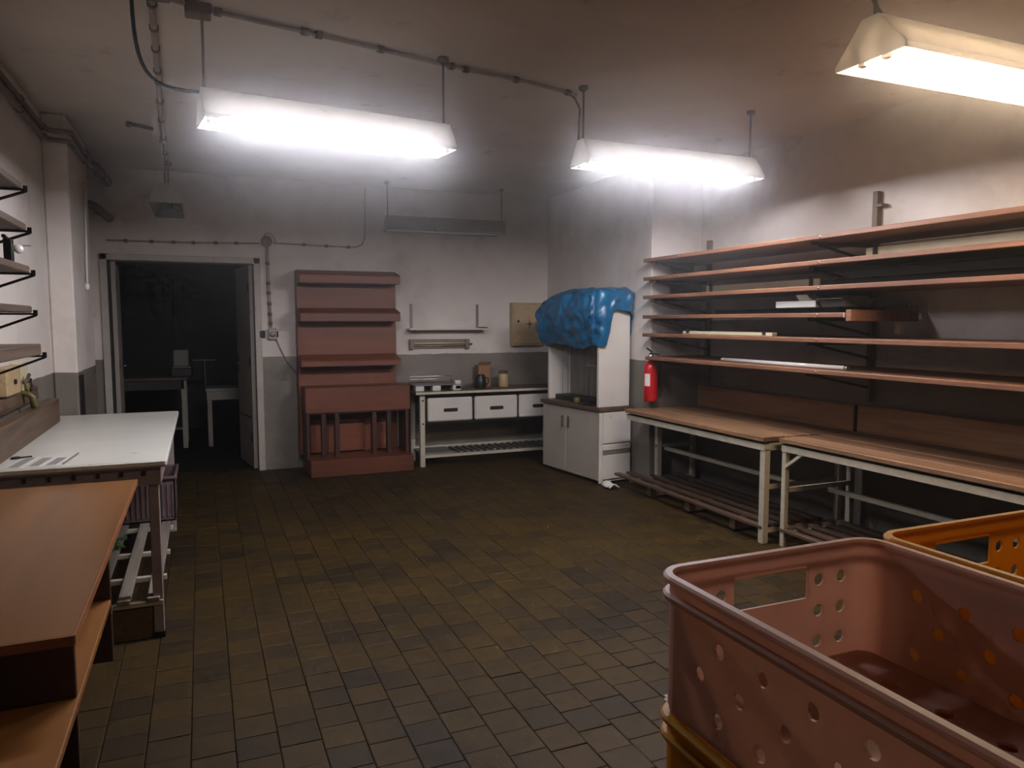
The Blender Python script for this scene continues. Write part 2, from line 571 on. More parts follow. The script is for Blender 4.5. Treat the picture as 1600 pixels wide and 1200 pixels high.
# ---------------------------------------------------------------- fluorescent fixtures
def fixture(name, label, cx, cy, zr, length, width, lit, rz=0.0, h=0.15, rods=True, refl='reflector', ntubes=2, group='reflector strip lamps', zc=ZC, tilt=0.0):
    inner_mat = 'dark_steel' if ntubes == 0 else ('cream_enamel' if lit else 'reflector_old')
    t = thing(name, label, 'ceiling lamp', (cx, cy, zr), group)
    t['_o'] = (0, 0, 0)
    L, w = length / 2, width / 2
    def prof(e):          # trapezoid hood, offset e
        return [(-w + e, 0), (-w + e, .02), (-.035 + e * .3, h - e), (.035 - e * .3, h - e), (w - e, .02), (w - e, 0)]
    outer, inner = prof(0), prof(.004)
    n = len(outer)
    vs = []
    for xx in (-L, L):
        vs += [(xx, a, b) for a, b in outer] + [(xx, a, b) for a, b in inner]
    fs = []
    for i in range(n - 1):
        fs.append((i, i + 1, 2 * n + i + 1, 2 * n + i))
        fs.append((n + i + 1, n + i, 3 * n + i, 3 * n + i + 1))
    for i in (0, n - 1):
        fs.append((i, 2 * n + i, 3 * n + i, n + i))
    hood = MB().add(vs, fs)
    hood.build('reflector', refl, t)
    for sx in (-1, 1):
        MB().prism(outer, sx * L - .002, sx * L + .002, 'x').build('end_plate', refl, t)
    MB().box(-L + .06, L - .06, -.025, .025, .075, h - .005, .003).build('gear_tray', inner_mat, t)
    ys = (-.05, .05) if ntubes == 2 else ()
    for yy in ys:
        for sx in (-1, 1):
            MB().box(sx * (L - .03) - .012, sx * (L - .03) + .012, yy - .014, yy + .014, -.005, .085, .002).build('lamp_holder', 'white_enamel', t)
        if lit:
            MB().tube([(-L + .035, yy, .012), (L - .035, yy, .012)], .013, 12).build('tube', lit, t)
        else:
            MB().tube([(-L + .035, yy, .016), (L - .035, yy, .016)], .013, 12).build('tube', 'white_tube', t)
    if rods:
        for sx in (-1, 1):
            xr = sx * (L - .02)
            MB().tube([(xr, 0, h - .004), (xr, 0, zc - zr)], .0065, 8).build('hanging_rod', 'grey_steel', t)
            MB().lathe([(.03, 0), (.03, .018), (.012, .03)][::-1] if False else [(.012, -.03), (.03, -.016), (.03, 0)], 14, (xr, 0, zc - zr)).build('ceiling_rose', 'grey_steel', t)
    t.rotation_euler = (0, tilt, rz)
    t['_o'] = (cx, cy, zr)
    return t

fixture('strip_lamp', 'lit cool white strip lamp hanging left of centre above the floor', 0.645, 3.80, 2.40, 1.24, .24, 'cool_tube', R(8), zc=ZC)
fixture('strip_lamp', 'lit cool white strip lamp hanging nearer the wooden wall shelves', 2.80, 4.03, 2.44, 1.32, .24, 'cool_tube', R(1), zc=ZC)
fixture('strip_lamp', 'lit warm yellowish strip lamp at the top right corner', 2.88, 1.99, 2.42, 1.34, .30, 'warm_tube', 0.0, zc=ZC)
fixture('strip_lamp', 'unlit dusty strip lamp hanging close to the back wall', 2.38, 7.40, 2.41, 1.26, .22, None, R(-2), refl='reflector_old', zc=ZC)
fixture('strip_lamp', 'unlit strip lamp without tubes, seen end-on in front of the dark doorway', -0.22, 6.88, 2.42, .92, .235, None, R(90), refl='reflector_old', zc=ZC, ntubes=0)

# ---------------------------------------------------------------- ceiling conduits, cables and pipes
def conduit(name, label, pts, r, mat, clips=(), cat='conduit', clip_r=None, group=None, clip_mat='pipe_brown'):
    o = Vector(pts[0])
    t = thing(name, label, cat, tuple(o), group)
    MB().tube(pts, r, 10).build('pipe', mat, t)
    for a in clips:
        # a: fraction along
        tot = sum((Vector(pts[i + 1]) - Vector(pts[i])).length for i in range(len(pts) - 1))
        d = a * tot
        for i in range(len(pts) - 1):
            seg = Vector(pts[i + 1]) - Vector(pts[i])
            if d <= seg.length or i == len(pts) - 2:
                p = Vector(pts[i]) + seg.normalized() * d
                q = seg.normalized()
                MB().tube([p - q * .016, p + q * .016], clip_r or r * 1.7, 10).build('clip', clip_mat, t)
                break
            d -= seg.length
    return t

zc = ZC - .016
ct = conduit('ceiling_conduit', 'brown conduit crossing the ceiling above the two cool lamps',
             [(-.10, 3.60, zc), (.02, 3.66, zc), (.50, 3.76, zc), (.95, 3.86, zc), (1.32, 3.95, zc), (1.82, 4.03, zc), (2.17, 4.13, zc)],
             .011, 'rust_conduit', (.10, .27, .30, .44, .62, .66, .80, .97))
MB().box(-.02, .09, 3.63, 3.72, ZC - .05, ZC, .006).build('junction_box', 'pipe_brown', ct)
ct = conduit('ceiling_conduit', 'flaking greenish conduit running along the ceiling toward the doorway',
             [(-.146, 3.55, zc), (-.16, 4.1, zc), (-.175, 4.7, zc), (-.21, 6.0, zc), (-.235, 7.2, zc)], .016, 'rust_conduit',
             (.04, .12, .2, .3, .36, .47, .6, .75, .9, .98), clip_r=.022)
MB().box(-.24, -.07, 3.44, 3.56, ZC - .06, ZC, .01).build('junction_box', 'pipe_brown', ct)
conduit('ceiling_conduit', 'short stub of capped pipe on the ceiling near the pier', [(-.43, 5.95, zc), (-.36, 5.98, zc), (-.27, 6.04, zc)], .012, 'pipe_brown', (.05,))
cpts = []
for i in range(13):
    s = i / 12
    P0, P1, P2, P3 = Vector((-.23, 3.70, 2.9)), Vector((-.225, 3.70, 2.60)), Vector((-.20, 3.71, 2.52)), Vector((.03, 3.715, 2.535))
    cpts.append(tuple((1 - s) ** 3 * P0 + 3 * (1 - s) ** 2 * s * P1 + 3 * (1 - s) * s * s * P2 + s ** 3 * P3))
tag(MB().tube(cpts, .0085, 8).build('lamp_cable', 'black', origin=cpts[0]), 'black cable looping from the ceiling to the left cool lamp', 'cable')
cpts = [(2.20, 1.98, 2.9), (2.17, 1.985, 2.80), (2.18, 1.99, 2.70), (2.24, 1.99, 2.60), (2.29, 1.99, 2.565)]
tag(MB().tube(cpts, .008, 8).build('lamp_cable', 'grey_steel', origin=cpts[0]), 'bent supply cable running down into the warm lamp', 'cable')
cpts = [(2.10, 4.13, 2.9), (2.16, 4.13, 2.86), (2.19, 4.12, 2.80), (2.175, 4.10, 2.72), (2.16, 4.08, 2.60)]
tag(MB().tube(cpts, .007, 8).build('lamp_cable', 'grey_steel', origin=cpts[0]), 'thin cable dropping from the ceiling to the right cool lamp', 'cable')

for k, (dz, lab) in enumerate(((0.0, 'upper brown pipe running along the left wall and round the pier'), (-.06, 'lower brown pipe running along the left wall and round the pier'))):
    z = 2.775 + dz
    conduit('heating_pipe', lab, [(-.915, -1.2, z), (-.915, 5.76, z), (-.90, 5.845, z), (-.86, 5.868, z), (-.80, 5.868, z), (-.768, 5.89, z), (-.765, 5.96, z), (-.765, 6.80, z)],
            .017, 'pipe_brown', (.30, .55, .78, .86, .97), 'pipe', .024, 'brown pipes under the ceiling')
conduit('heating_pipe', 'thick dark pipe high on the wall between the pier and the doorway', [(-.84, 6.86, 2.79), (-.76, 7.1, 2.775), (-.74, 7.745, 2.76)], .04, 'dark_wood', (.5,), 'pipe', .045)
conduit('heating_pipe', 'second thick dark pipe lower down beside the doorway corner', [(-.86, 6.86, 2.46), (-.79, 7.1, 2.455), (-.74, 7.745, 2.44)], .036, 'dark_wood', (.5,), 'pipe', .041)
pc = thing('pull_cord', 'white pull cord with a small knob hanging beside the pier', 'cord', (-.785, 6.5, 1.74))
MB().tube([(-.79, 6.60, 2.52), (-.785, 6.52, 2.1), (-.785, 6.46, 1.78)], .008, 8).build('cord', 'white_tube', pc)
MB().lathe([(.006, 0), (.016, .012), (.018, .035), (.008, .06)], 12, (-.785, 6.46, 1.735)).build('knob', 'white_tube', pc)
MB().box(-.80, -.772, 6.57, 6.63, 2.50, 2.56, .004).build('switch_box', 'cream_enamel', pc)

# wall conduits around the door
wc = conduit('wall_conduit', 'thin wall conduit running above the doorway to a round box', [(-.77, YB - .012, 2.24), (-.1, YB - .012, 2.245), (.56, YB - .012, 2.265)], .008, 'rust_conduit', (.12, .28, .42, .55, .7, .84), clip_r=.016, clip_mat='pipe_brown')
wc = conduit('wall_conduit', 'vertical wall conduit dropping from a round box to the switches', [(.63, YB - .014, 2.25), (.633, YB - .014, 1.9), (.645, YB - .014, 1.44)], .014, 'rust_conduit', (.22, .46, .58, .71, .84, .95), clip_r=.02)
rb = MB()
mt = Matrix.Translation((.625, YB, 2.285)) @ Matrix.Rotation(R(90), 4, 'X')
b2 = MB().lathe([(.052, 0), (.055, .01), (.055, .032), (.045, .042)], 20)
rb.add([tuple(mt @ Vector(p)) for p in b2.v], b2.f, True)
rb.build('round_box', 'pipe_brown', wc)
MB().tube([(.60, YB - .014, 2.33), (.62, YB - .016, 2.365), (.66, YB - .016, 2.37), (.70, YB - .014, 2.33), (.72, YB - .012, 2.28)], .008, 8).build('cable_loop', 'rust_conduit', wc)
conduit('wall_conduit', 'thin wall conduit right of the round box bending up to the ceiling', [(.69, YB - .012, 2.275), (1.1, YB - .012, 2.265), (1.50, YB - .012, 2.262), (1.57, YB - .012, 2.29), (1.60, YB - .012, 2.36), (1.615, YB - .012, 2.88)], .008, 'rust_conduit', (.2, .35, .5), clip_r=.015, clip_mat='pipe_brown')
sw = thing('wall_switch', 'black square wall switch beside the doorway', 'switch', (.563, YB, 1.33))
MB().box(.535, .592, YB - .028, YB, 1.335, 1.408, .006).build('body', 'black', sw)
MB().box(.548, .579, YB - .034, YB - .028, 1.35, 1.393, .003).build('rocker', 'dark_steel', sw)
sw = thing('wall_socket', 'cream wall socket on the conduit next to the black switch', 'socket', (.66, YB, 1.31))
MB().box(.615, .70, YB - .045, YB, 1.315, 1.43, .012).build('body', 'cream_enamel', sw)
MB().lathe([(.028, 0), (.03, .008), (.022, .012)], 16).build('face', 'grey_steel', sw)
sw.children[-1].location = (0, -.045, .06); sw.children[-1].rotation_euler = (R(90), 0, 0)
sw.children[-1].data.transform(Matrix.Translation((.66, YB, 1.31)))
MB().box(.70, .715, YB - .03, YB, 1.34, 1.40, .004).build('flap', 'dark_steel', sw)
tag(MB().tube([(.69, YB - .012, 1.33), (.72, YB - .012, 1.25), (.77, YB - .012, 1.14), (.83, YB - .012, 1.04), (.90, YB - .012, .96)], .006, 8).build('wall_cable', 'grey_steel', origin=(.69, YB, 1.33)),
    'grey cable sagging from the socket toward the brown display shelf', 'cable')

# ---------------------------------------------------------------- right wall shelf rack
rack = thing('wall_shelf_rack', 'long wooden wall shelves on steel uprights along the right wall', 'shelf', (3.9, 3.4, 1.15))
SH = [(2.045, .6, 5.57), (1.885, .6, 5.57), (1.725, .6, 5.57), (1.553, 3.35, 5.57), (1.395, .6, 5.57), (1.193, .6, 5.52)]
for i, (z, y0, y1) in enumerate(SH):
    x1 = 4.10 if i == 3 else 4.20
    bd = MB().box(3.60, x1, y0, y1, z - .03, z, .004).build('shelf_board', 'shelf_wood', rack)
    for yy in (5.05, 3.56, 2.0):
        if y0 < yy < y1:
            MB().lathe([(.008, 0), (.009, .003), (.005, .006)], 10).build('screw', 'chrome', bd)
            s = bd.children[-1]
            s.data.transform(Matrix.Translation((3.9, 3.4, 1.15)) @ Matrix.Rotation(R(-90), 4, 'Y') @ Matrix.Identity(4))
            s.data.transform(Matrix.Translation(Vector((3.60, yy, z - .015)) - Vector((3.9, 3.4, 1.15)) - Vector((3.9, 3.4, 1.15)) + Vector((0, 0, 0))) if False else Matrix.Identity(4))
            s.location = Vector((3.60, yy, z - .015)) - Vector((3.9, 3.4, 1.15))
            s.data.transform(Matrix.Translation(-sum((v.co for v in s.data.vertices), Vector()) / len(s.data.vertices)))
for yy, zt in ((5.46, 2.22), (3.69, 2.37), (1.9, 2.37)):
    up = MB()
    up.box(4.205, 4.245, yy - .02, yy + .02, .95, zt, .002)
    up.build('upright', 'pipe_brown', rack)
    MB().box(4.185, 4.245, yy - .07, yy - .02, zt - .11, zt - .09, .002).build('lug', 'pipe_brown', rack)
    for i, (z, y0, y1) in enumerate(SH):
        if y0 - .4 < yy < y1 + .1:
            b = MB()
            b.box(3.66, 4.21, yy - .012, yy + .012, z - .052, z - .03)
            b.beam((3.72, yy, z - .05), (4.20, yy, z - .145), .012, .016)
            b.build('bracket', 'dark_steel', rack)
MB().box(3.84, 4.08, 5.49, 5.51, 1.728, 1.852).build('gusset_plate', 'dark_wood', rack)
MB().box(3.84, 4.08, 5.49, 5.51, 1.888, 2.012).build('gusset_plate', 'dark_wood', rack)
MB().box(3.598, 3.606, 3.349, 3.353, 1.523, 1.553).build('end_cap', 'white_paper', rack)

# things on the shelves
def batten(name, label, x, y0, y1, z, w=.05, h=.045, mat='cream_fitting'):
    t = thing(name, label, 'lamp fitting', (x, (y0 + y1) / 2, z), 'lamp fittings stored on the shelves')
    MB().box(x - w / 2, x + w / 2, y0, y1, z, z + h, .004).build('housing', mat, t)
    for yy in (y0 + .06, y1 - .09):
        MB().box(x - w / 2 - .012, x - w / 2, yy, yy + .03, z + .012, z + h + .015, .003).build('lamp_holder', 'dark_steel', t)
    return t
batten('lamp_batten', 'cream lamp batten lying on the third shelf near the corner', 3.90, 3.80, 5.02, 1.725, .09, .065)
batten('lamp_batten', 'cream lamp batten lying on the second shelf at the right edge', 3.88, 2.15, 3.42, 1.885, .09, .07)
batten('lamp_batten', 'slim cream batten lying on the fifth shelf', 3.68, 4.02, 5.05, 1.395, .05, .026)
tb = thing('fluorescent_tube', 'loose white fluorescent tube lying on the lowest wall shelf', 'tube', (3.70, 4.0, 1.193))
MB().tube([(3.70, 3.42, 1.208), (3.70, 4.58, 1.208)], .0145, 12).build('glass', 'white_tube', tb)
for a, b in ((3.395, 3.42), (4.58, 4.605)):
    MB().tube([(3.70, a, 1.208), (3.70, b, 1.208)], .0148, 12).build('metal_cap', 'chrome', tb)

def tray(name, label, x0, x1, y0, y1, z, h=.035, mat='black_tray', group='baking trays on the shelves'):
    t = thing(name, label, 'tray', ((x0 + x1) / 2, (y0 + y1) / 2, z), group)
    MB().box(x0 + .01, x1 - .01, y0 + .01, y1 - .01, z, z + .004).build('base', mat, t)
    r = MB()
    th = .004
    r.prism([(x0 + .008, z), (x0 + .008 + th, z), (x0 + th, z + h), (x0 - .012, z + h), (x0 - .012, z + h - th), (x0, z + h - th)], y0, y1, 'y')
    r.prism([(x1 - .008, z), (x1 + .012, z + h), (x1 + .012, z + h - th), (x1, z + h - th), (x1 - .008 - th, z)], y0, y1, 'y')
    r.box(x0, x1, y0, y0 + th, z, z + h)
    r.box(x0, x1, y1 - th, y1, z, z + h)
    r.build('rim', mat, t)
    return t
tray('baking_tray', 'lower black baking tray on the third shelf at right', 3.64, 4.06, 1.9, 3.55, 1.725, .04)
tray('baking_tray', 'upper black baking tray stacked on another on the third shelf', 3.66, 4.08, 1.7, 3.40, 1.767, .055)
tray('baking_tray', 'long black baking tray on the short fourth shelf', 3.64, 4.02, 3.42, 4.62, 1.553, .035)
bx = thing('carton', 'small white open carton lying in the tray on the fourth shelf', 'box', (3.80, 3.85, 1.592))
MB().box(3.68, 3.92, 3.66, 4.02, 1.590, 1.635, .003).build('body', 'white_paper', bx)
MB().prism([(3.68, 1.635), (3.70, 1.635), (3.66, 1.675), (3.645, 1.672)], 3.70, 3.80, 'y').build('flap', 'white_paper', bx)
bx = thing('foil_tray', 'dull silver foil tray beside the white carton on the shelf', 'tray', (3.80, 3.52, 1.592))
MB().prism([(3.70, 1.592), (3.90, 1.592), (3.93, 1.64), (3.67, 1.64)], 3.43, 3.62, 'y').build('bowl', 'grey_steel', bx)
MB().box(3.65, 3.95, 3.42, 3.63, 1.640, 1.645, .001).build('rim', 'chrome', bx)
bx = thing('wood_block', 'short plank lying across the end of the fourth shelf', 'plank', (3.9, 3.4, 1.56))
MB().box(3.605, 4.18, 3.30, 3.345, 1.50, 1.57, .004).build('board', 'shelf_wood', bx)
MB().box(4.02, 4.06, 3.302, 3.34, 1.42, 1.50, .003).build('cleat', 'cream_steel', bx)

# ---------------------------------------------------------------- right workbenches
def bench(label, y0, y1, xf, xb, zt, front_leg_w, brace, far_leg=None, slat_out=0.0, group='workbenches along the right wall'):
    t = thing('workbench', label, 'workbench', ((xf + xb) / 2, (y0 + y1) / 2, 0), group)
    n = 4
    w = (xb - xf) / n
    for i in range(n):
        j = random.uniform(0, .03)
        MB().box(xf + i * w + .005, xf + (i + 1) * w - .005, y0 + j, y1 - random.uniform(.004, .02), zt - .032, zt - random.uniform(0, .004), .003).build('top_plank', 'bench_wood', t)
    MB().box(xb - .002, xb + .022, y0, y1, zt - .03, zt + .185, .004).build('upstand', 'bench_back', t)
    rl = MB()
    z1, z0 = zt - .044, zt - .092
    rl.box(xf + .02, xf + .03, y0 + .02, y1 - .02, z0, z1)
    rl.box(xf + .02, xf + .06, y0 + .02, y1 - .02, z1 - .006, z1)
    rl.box(xb - .06, xb - .05, y0 + .02, y1 - .02, z0, z1)
    for yy in (y0 + .02, y1 - .03):
        rl.box(xf + .03, xb - .06, yy, yy + .01, z0, z1)
    rl.build('top_frame', 'cream_steel', t)
    for yy in (y0 + .10, (y0 + y1) / 2, y1 - .12):
        MB().box(xf + .03, xb - .05, yy, yy + .04, z1 - .002, zt - .0325).build('batten', 'dark_wood', t)
    for yy in (y0 + .02, y1 - .02 - front_leg_w):
        xl = far_leg if far_leg is not None and yy > (y0 + y1) / 2 else xf + .025
        MB().box(xl, xl + front_leg_w, yy, yy + front_leg_w, 0, z0 + .01, .003).build('leg', 'cream_steel', t)
        MB().box(xb - .10, xb - .06, yy, yy + .04, 0, z0 + .01, .003).build('leg', 'cream_steel', t)
    MB().beam((xf + .42, y0 + .04, .362), (xf + .42, y1 - .04, .358), .03, .03).build('stretcher', 'cream_steel', t)
    for yy in (y0 + .045, y1 - .045):
        MB().beam(((far_leg or xf + .05) if yy > (y0 + y1) / 2 else xf + .05, yy, .385), (xb - .07, yy, .385), .022, .03).build('cross_rail', 'cream_steel', t)
        MB().beam((xf + .05, yy, .085), (xb - .07, yy, .085), .022, .03).build('cross_rail', 'cream_steel', t)
    if brace:
        MB().beam((xf + .035, y1 - .04, zt - .20), (xf + .035, y1 - .21, zt - .075), .02, .022, (1, 0, 0)).build('brace', 'cream_steel', t)
    for i in range(5):
        xx = xf + .02 + i * .125
        MB().box(xx, xx + .055, y0 + .03, y1 - .02 + (slat_out if i < 2 else 0), .10, .122, .003).build('shelf_slat', 'slat_wood', t)
    for yy in (y0 + .35, (y0 + y1) / 2, y1 - .35):
        MB().box(xf + .04, xf + .62, yy - .03, yy + .03, .02, .10, .003).build('skid', 'dark_wood', t)
    return t
bench('wooden-topped workbench at the far end, reaching the wall corner', 3.80, 5.57, 3.42, 4.21, .73, .048, False, 3.735, .20)
bench('wooden-topped workbench nearest the plastic crates, with a diagonal brace', 1.1, 3.77, 3.50, 4.21, .735, .036, True)
rg = MB()
rv = []
for i in range(10):
    for j in range(6):
        a, b = i / 9, j / 5
        rv.append((3.31 + .09 * b + .01 * math.sin(a * 9), 5.60 + .16 * a, .012 + .035 * math.sin(b * 3.1) * (0.6 + .4 * math.sin(a * 7 + b * 4))))
rg.add(rv, [(i * 6 + j, (i + 1) * 6 + j, (i + 1) * 6 + j + 1, i * 6 + j + 1) for i in range(9) for j in range(5)], True)
ob = rg.build('rag', 'white_paper', origin=(3.36, 5.68, 0))
sm = ob.modifiers.new('thick', 'SOLIDIFY'); sm.thickness = .012
tag(ob, 'crumpled white rag on the floor at the far bench foot', 'rag')

# ---------------------------------------------------------------- low white cabinet, slicing machine, blue bag
ROT = R(7.2)
ORG = Vector((3.33, 5.83, 0))
MC = Matrix.Translation(ORG) @ Matrix.Rotation(ROT, 4, 'Z')
cab = thing('low_cabinet', 'low white cabinet with double doors standing against the right pier', 'cabinet', tuple(ORG))
CW, CL, CH = .355, .98, .675        # depth to wall, length, height
CWF = .44
MB().box(.02, CW, 0, CL, .02, CH, .004, mat=MC).build('body', 'white_enamel', cab)
MB().box(.03, CW - .01, .02, CL - .02, 0, .03, mat=MC).build('plinth', 'dark_steel', cab)
for a, b, hy in ((.012, .545, .50), (.552, CL - .012, .60)):
    d = MB().box(0, .02, a, b, .03, CH - .012, .006, mat=MC).build('door', 'cream_enamel', cab)
    MB().box(-.012, 0, hy - .012, hy + .012, .47, .58, .004, mat=MC).build('handle', 'dark_wood', d)
MB().box(-.006, .03, -.006, .012, .01, CH, .004, mat=MC).build('edge_strip', 'white_enamel', cab)
for z0, z1, m in ((.045, .27, 'white_enamel'), (.315, .36, 'white_enamel'), (.38, .665, 'white_enamel')):
    MB().box(.035, CW - .005, -.012, 0, z0, z1, .003, mat=MC).build('side_panel', m, cab)
MB().box(.035, CW - .005, -.006, 0, .27, .315, .001, mat=MC).build('side_strip', 'strip_grey', cab)
MB().box(-.02, CW + .01, -.02, CL + .01, CH, CH + .035, .004, mat=MC).build('worktop', 'slat_wood', cab)
ZT = CH + .035

mac = thing('bread_slicer', 'open-fronted white bread machine on the low cabinet, under the blue sheet', 'machine', tuple(ORG + Vector((0, 0, ZT))))
MB().box(-.005, CW - .005, .012, .05, ZT, 1.66, .006, mat=MC).build('side_panel', 'white_enamel', mac)
MB().box(.05, CW - .01, CL - .06, CL - .02, ZT, 1.66, .006, mat=MC).build('side_panel', 'white_enamel', mac)
MB().box(CW - .05, CW - .01, .05, CL - .06, ZT, 1.60, .003, mat=MC).build('back_panel', 'strip_grey', mac)
MB().box(0, CW - .01, .05, CL - .06, 1.36, 1.70, .02, mat=MC).build('hood', 'grey_steel', mac)
MB().box(.12, CW - .06, .05, CL - .06, ZT, ZT + .05, .004, mat=MC).build('bed', 'dark_steel', mac)
MB().box(.05, .20, .06, .30, 1.07, 1.10, .004, mat=MC).build('feed_plate', 'chrome', mac)
for k in range(9):
    yy = .12 + k * .09
    MB().tube([tuple(MC @ Vector((.16, yy, ZT + .05))), tuple(MC @ Vector((.16, yy, 1.37)))], .003, 6).build('blade', 'grey_steel', mac)

# crumpled plastic sheet draped over the hood
def bag():
    x0, x1, y0, y1 = -.045, .365, -.05, .985
    ns, nl = 180, 44
    def loop(s, grow, rad):
        """rounded rectangle in plan, s in 0..1; starts at the middle of the near (-y) side, counter-clockwise seen from above"""
        ax, bx, ay, by = x0 - grow, x1 + grow * .2, y0 - grow, y1 + grow
        w, h = bx - ax - 2 * rad, by - ay - 2 * rad
        segs = [('l', w / 2), ('c', rad * math.pi / 2), ('l', h), ('c', rad * math.pi / 2), ('l', w), ('c', rad * math.pi / 2), ('l', h), ('c', rad * math.pi / 2), ('l', w / 2)]
        tot = sum(q[1] for q in segs)
        d = s * tot
        p = Vector(((ax + bx) / 2, ay)); di = 0.0
        for kind, ln in segs:
            if d <= ln or (kind, ln) == segs[-1] and d <= ln + 1e-6:
                if kind == 'l':
                    return p + Vector((math.cos(di), math.sin(di))) * d, di
                a = d / rad
                c = p + Vector((-math.sin(di), math.cos(di))) * rad
                return c + Vector((math.sin(di + a), -math.cos(di + a))) * rad, di + a
            if kind == 'l':
                p = p + Vector((math.cos(di), math.sin(di))) * ln
            else:
                c = p + Vector((-math.sin(di), math.cos(di))) * rad
                di += math.pi / 2
                p = c + Vector((math.sin(di), -math.cos(di))) * rad
            d -= ln
        return p, di
    rnd = random.Random(3)
    ph = [rnd.uniform(0, 6.28) for _ in range(8)]
    vs = []
    for j in range(nl):
        t = j / (nl - 1)
        for i in range(ns):
            s = i / ns
            if t < .35:      # top: from a small inner loop out to the shoulder
                q = t / .35
                g = -0.20 * (1 - q) ** 1.0
                rad = .03 + .04 * q
                pos, di = loop(s, g if g > -.2 else -.2, rad)
                z = 1.80 - .03 * q * q * q
            else:
                q = (t - .35) / .65
                g = .080 * math.sin(math.pi * q ** .75) - .035 * q
                p0, d0 = loop(s, 0.0, .07)
                if p0.y < .05:
                    g *= .25                                    # the near side hangs straight
                pos, di = loop(s, g, .07 + .9 * max(g, 0) + .02 * q)
                z = None
            nrm = Vector((math.sin(di), -math.cos(di)))
            # hem height depends on where we are around
            yy, xx = pos.y, pos.x
            near = max(0, min(1, (.06 - yy) / .10))           # on the near side
            hem = 1.265 + .02 * math.sin(yy * 9 + ph[0])
            if near > 0:
                f = (xx - x0) / (x1 - x0)
                hn = 1.27 + .05 * f if f < .22 else (1.281 + (f - .22) / .16 * .30 if f < .38 else 1.60)
                hem = hem * (1 - near) + hn * near
            if z is None:
                z = 1.77 + (hem - 1.77) * q
            fall = max(0, (yy - .52) / .58)                     # far end slumps
            z -= .20 * fall ** 1.7 * (1 - (q if t >= .35 else 0) * .9)
            amp = (.003 + .010 * (q if t >= .35 else .1))
            w = (math.sin(s * 57 + ph[1] + 2 * t) * .5 + math.sin(s * 103 + ph[2] - 5 * t) * .35 + math.sin(s * 23 + 9 * t + ph[3]) * .6)
            pos = pos + nrm * amp * w
            nv = Vector((pos.x, pos.y, z)) * 9.0
            ridge = 1.0 - abs(mnoise.noise(nv)) * 2.2           # sharp creases of thin film
            pos = pos + nrm * (.022 * ridge - .012) * (.35 if t < .35 else 1.0)
            z += .012 * (1.0 - abs(mnoise.noise(nv * .8 + Vector((3, 1, 7)))) * 2.0) if t < .5 else 0.0
            z += .006 * math.sin(s * 41 + ph[4] + 11 * t) + .004 * math.sin(s * 77 + ph[5] - 17 * t)
            vs.append(tuple(MC @ Vector((pos.x, pos.y, z))))
    fs = [(j * ns + (i + 1) % ns, j * ns + i, (j + 1) * ns + i, (j + 1) * ns + (i + 1) % ns) for j in range(nl - 1) for i in range(ns)]
    fs.append(tuple(range(ns)))
    return MB().add(vs, fs, True)
ob = bag().build('plastic_sheet', 'blue_bag', origin=tuple(MC @ Vector((.15, .5, 1.26))))
tag(ob, 'crumpled blue plastic sheet draped over the bread machine', 'plastic sheet')

# clutter on the cabinet worktop
def worktop(x, y, z):
    return tuple(MC @ Vector((x, y, z)))
p = worktop(.06, .45, ZT)
ob = MB().lathe([(.028, 0), (.032, .01), (.034, .05), (.030, .055)], 14, p).build('tin', 'olive', origin=p)
tag(ob, 'small yellow-green tin on the low cabinet worktop', 'tin')
p = worktop(.045, .30, ZT)
ob = MB().box(p[0] - .05, p[0] + .05, p[1] - .06, p[1] + .06, p[2], p[2] + .02, .006).build('sponge', 'black', origin=p)
tag(ob, 'flat dark pad on the low cabinet worktop', 'pad')
p = worktop(.01, .16, ZT)
hd = thing('knife', 'small metal knife with dark handle on the low cabinet worktop', 'knife', p)
MB().beam((p[0] - .01, p[1] - .02, p[2] + .008), (p[0] - .01, p[1] + .08, p[2] + .008), .018, .014).build('handle', 'black', hd)
MB().prism([(p[0] - .02, p[1] + .08), (p[0], p[1] + .08), (p[0] - .004, p[1] + .24)], p[2] + .006, p[2] + .009, 'z').build('blade', 'chrome', hd)

# ---------------------------------------------------------------- fire extinguisher
ex = (3.665, 5.525, .79)
fe = thing('fire_extinguisher', 'red fire extinguisher hanging beside the white machine', 'fire extinguisher', ex)
MB().lathe([(.045, 0), (.060, .006), (.064, .02), (.064, .29), (.058, .325), (.04, .352), (.022, .362), (.02, .375)], 28, ex).build('cylinder', 'red_paint', fe)
MB().lathe([(.022, .372), (.026, .38), (.026, .41), (.018, .425)], 16, ex).build('valve', 'chrome', fe)
MB().beam((ex[0] - .01, ex[1], ex[2] + .43), (ex[0] + .07, ex[1] - .02, ex[2] + .415), .018, .012).build('carry_handle', 'black', fe)
MB().beam((ex[0] + .01, ex[1], ex[2] + .44), (ex[0] - .05, ex[1] - .01, ex[2] + .475), .018, .010).build('lever', 'black', fe)
MB().tube([(ex[0] + .02, ex[1] - .01, ex[2] + .40), (ex[0] + .075, ex[1] - .02, ex[2] + .385), (ex[0] + .085, ex[1] - .02, ex[2] + .30), (ex[0] + .08, ex[1] - .015, ex[2] + .12)], .009, 8).build('hose', 'black', fe)
lab = MB()
lv, lf = [], []
for j, zz in enumerate((.14, .25)):
    for k in range(9):
        a = R(185 + k * 6)
        lv.append((ex[0] + .0648 * math.cos(a), ex[1] + .0648 * math.sin(a), ex[2] + zz))
lf = [(k, k + 1, 10 + k, 9 + k) for k in range(8)]
lab.add(lv, lf, True).build('label_band', 'white_paper', fe)
MB().box(ex[0] - .02, ex[0] + .06, ex[1] + .06, 5.60, ex[2] + .24, ex[2] + .27, .002).build('wall_bracket', 'dark_steel', fe)

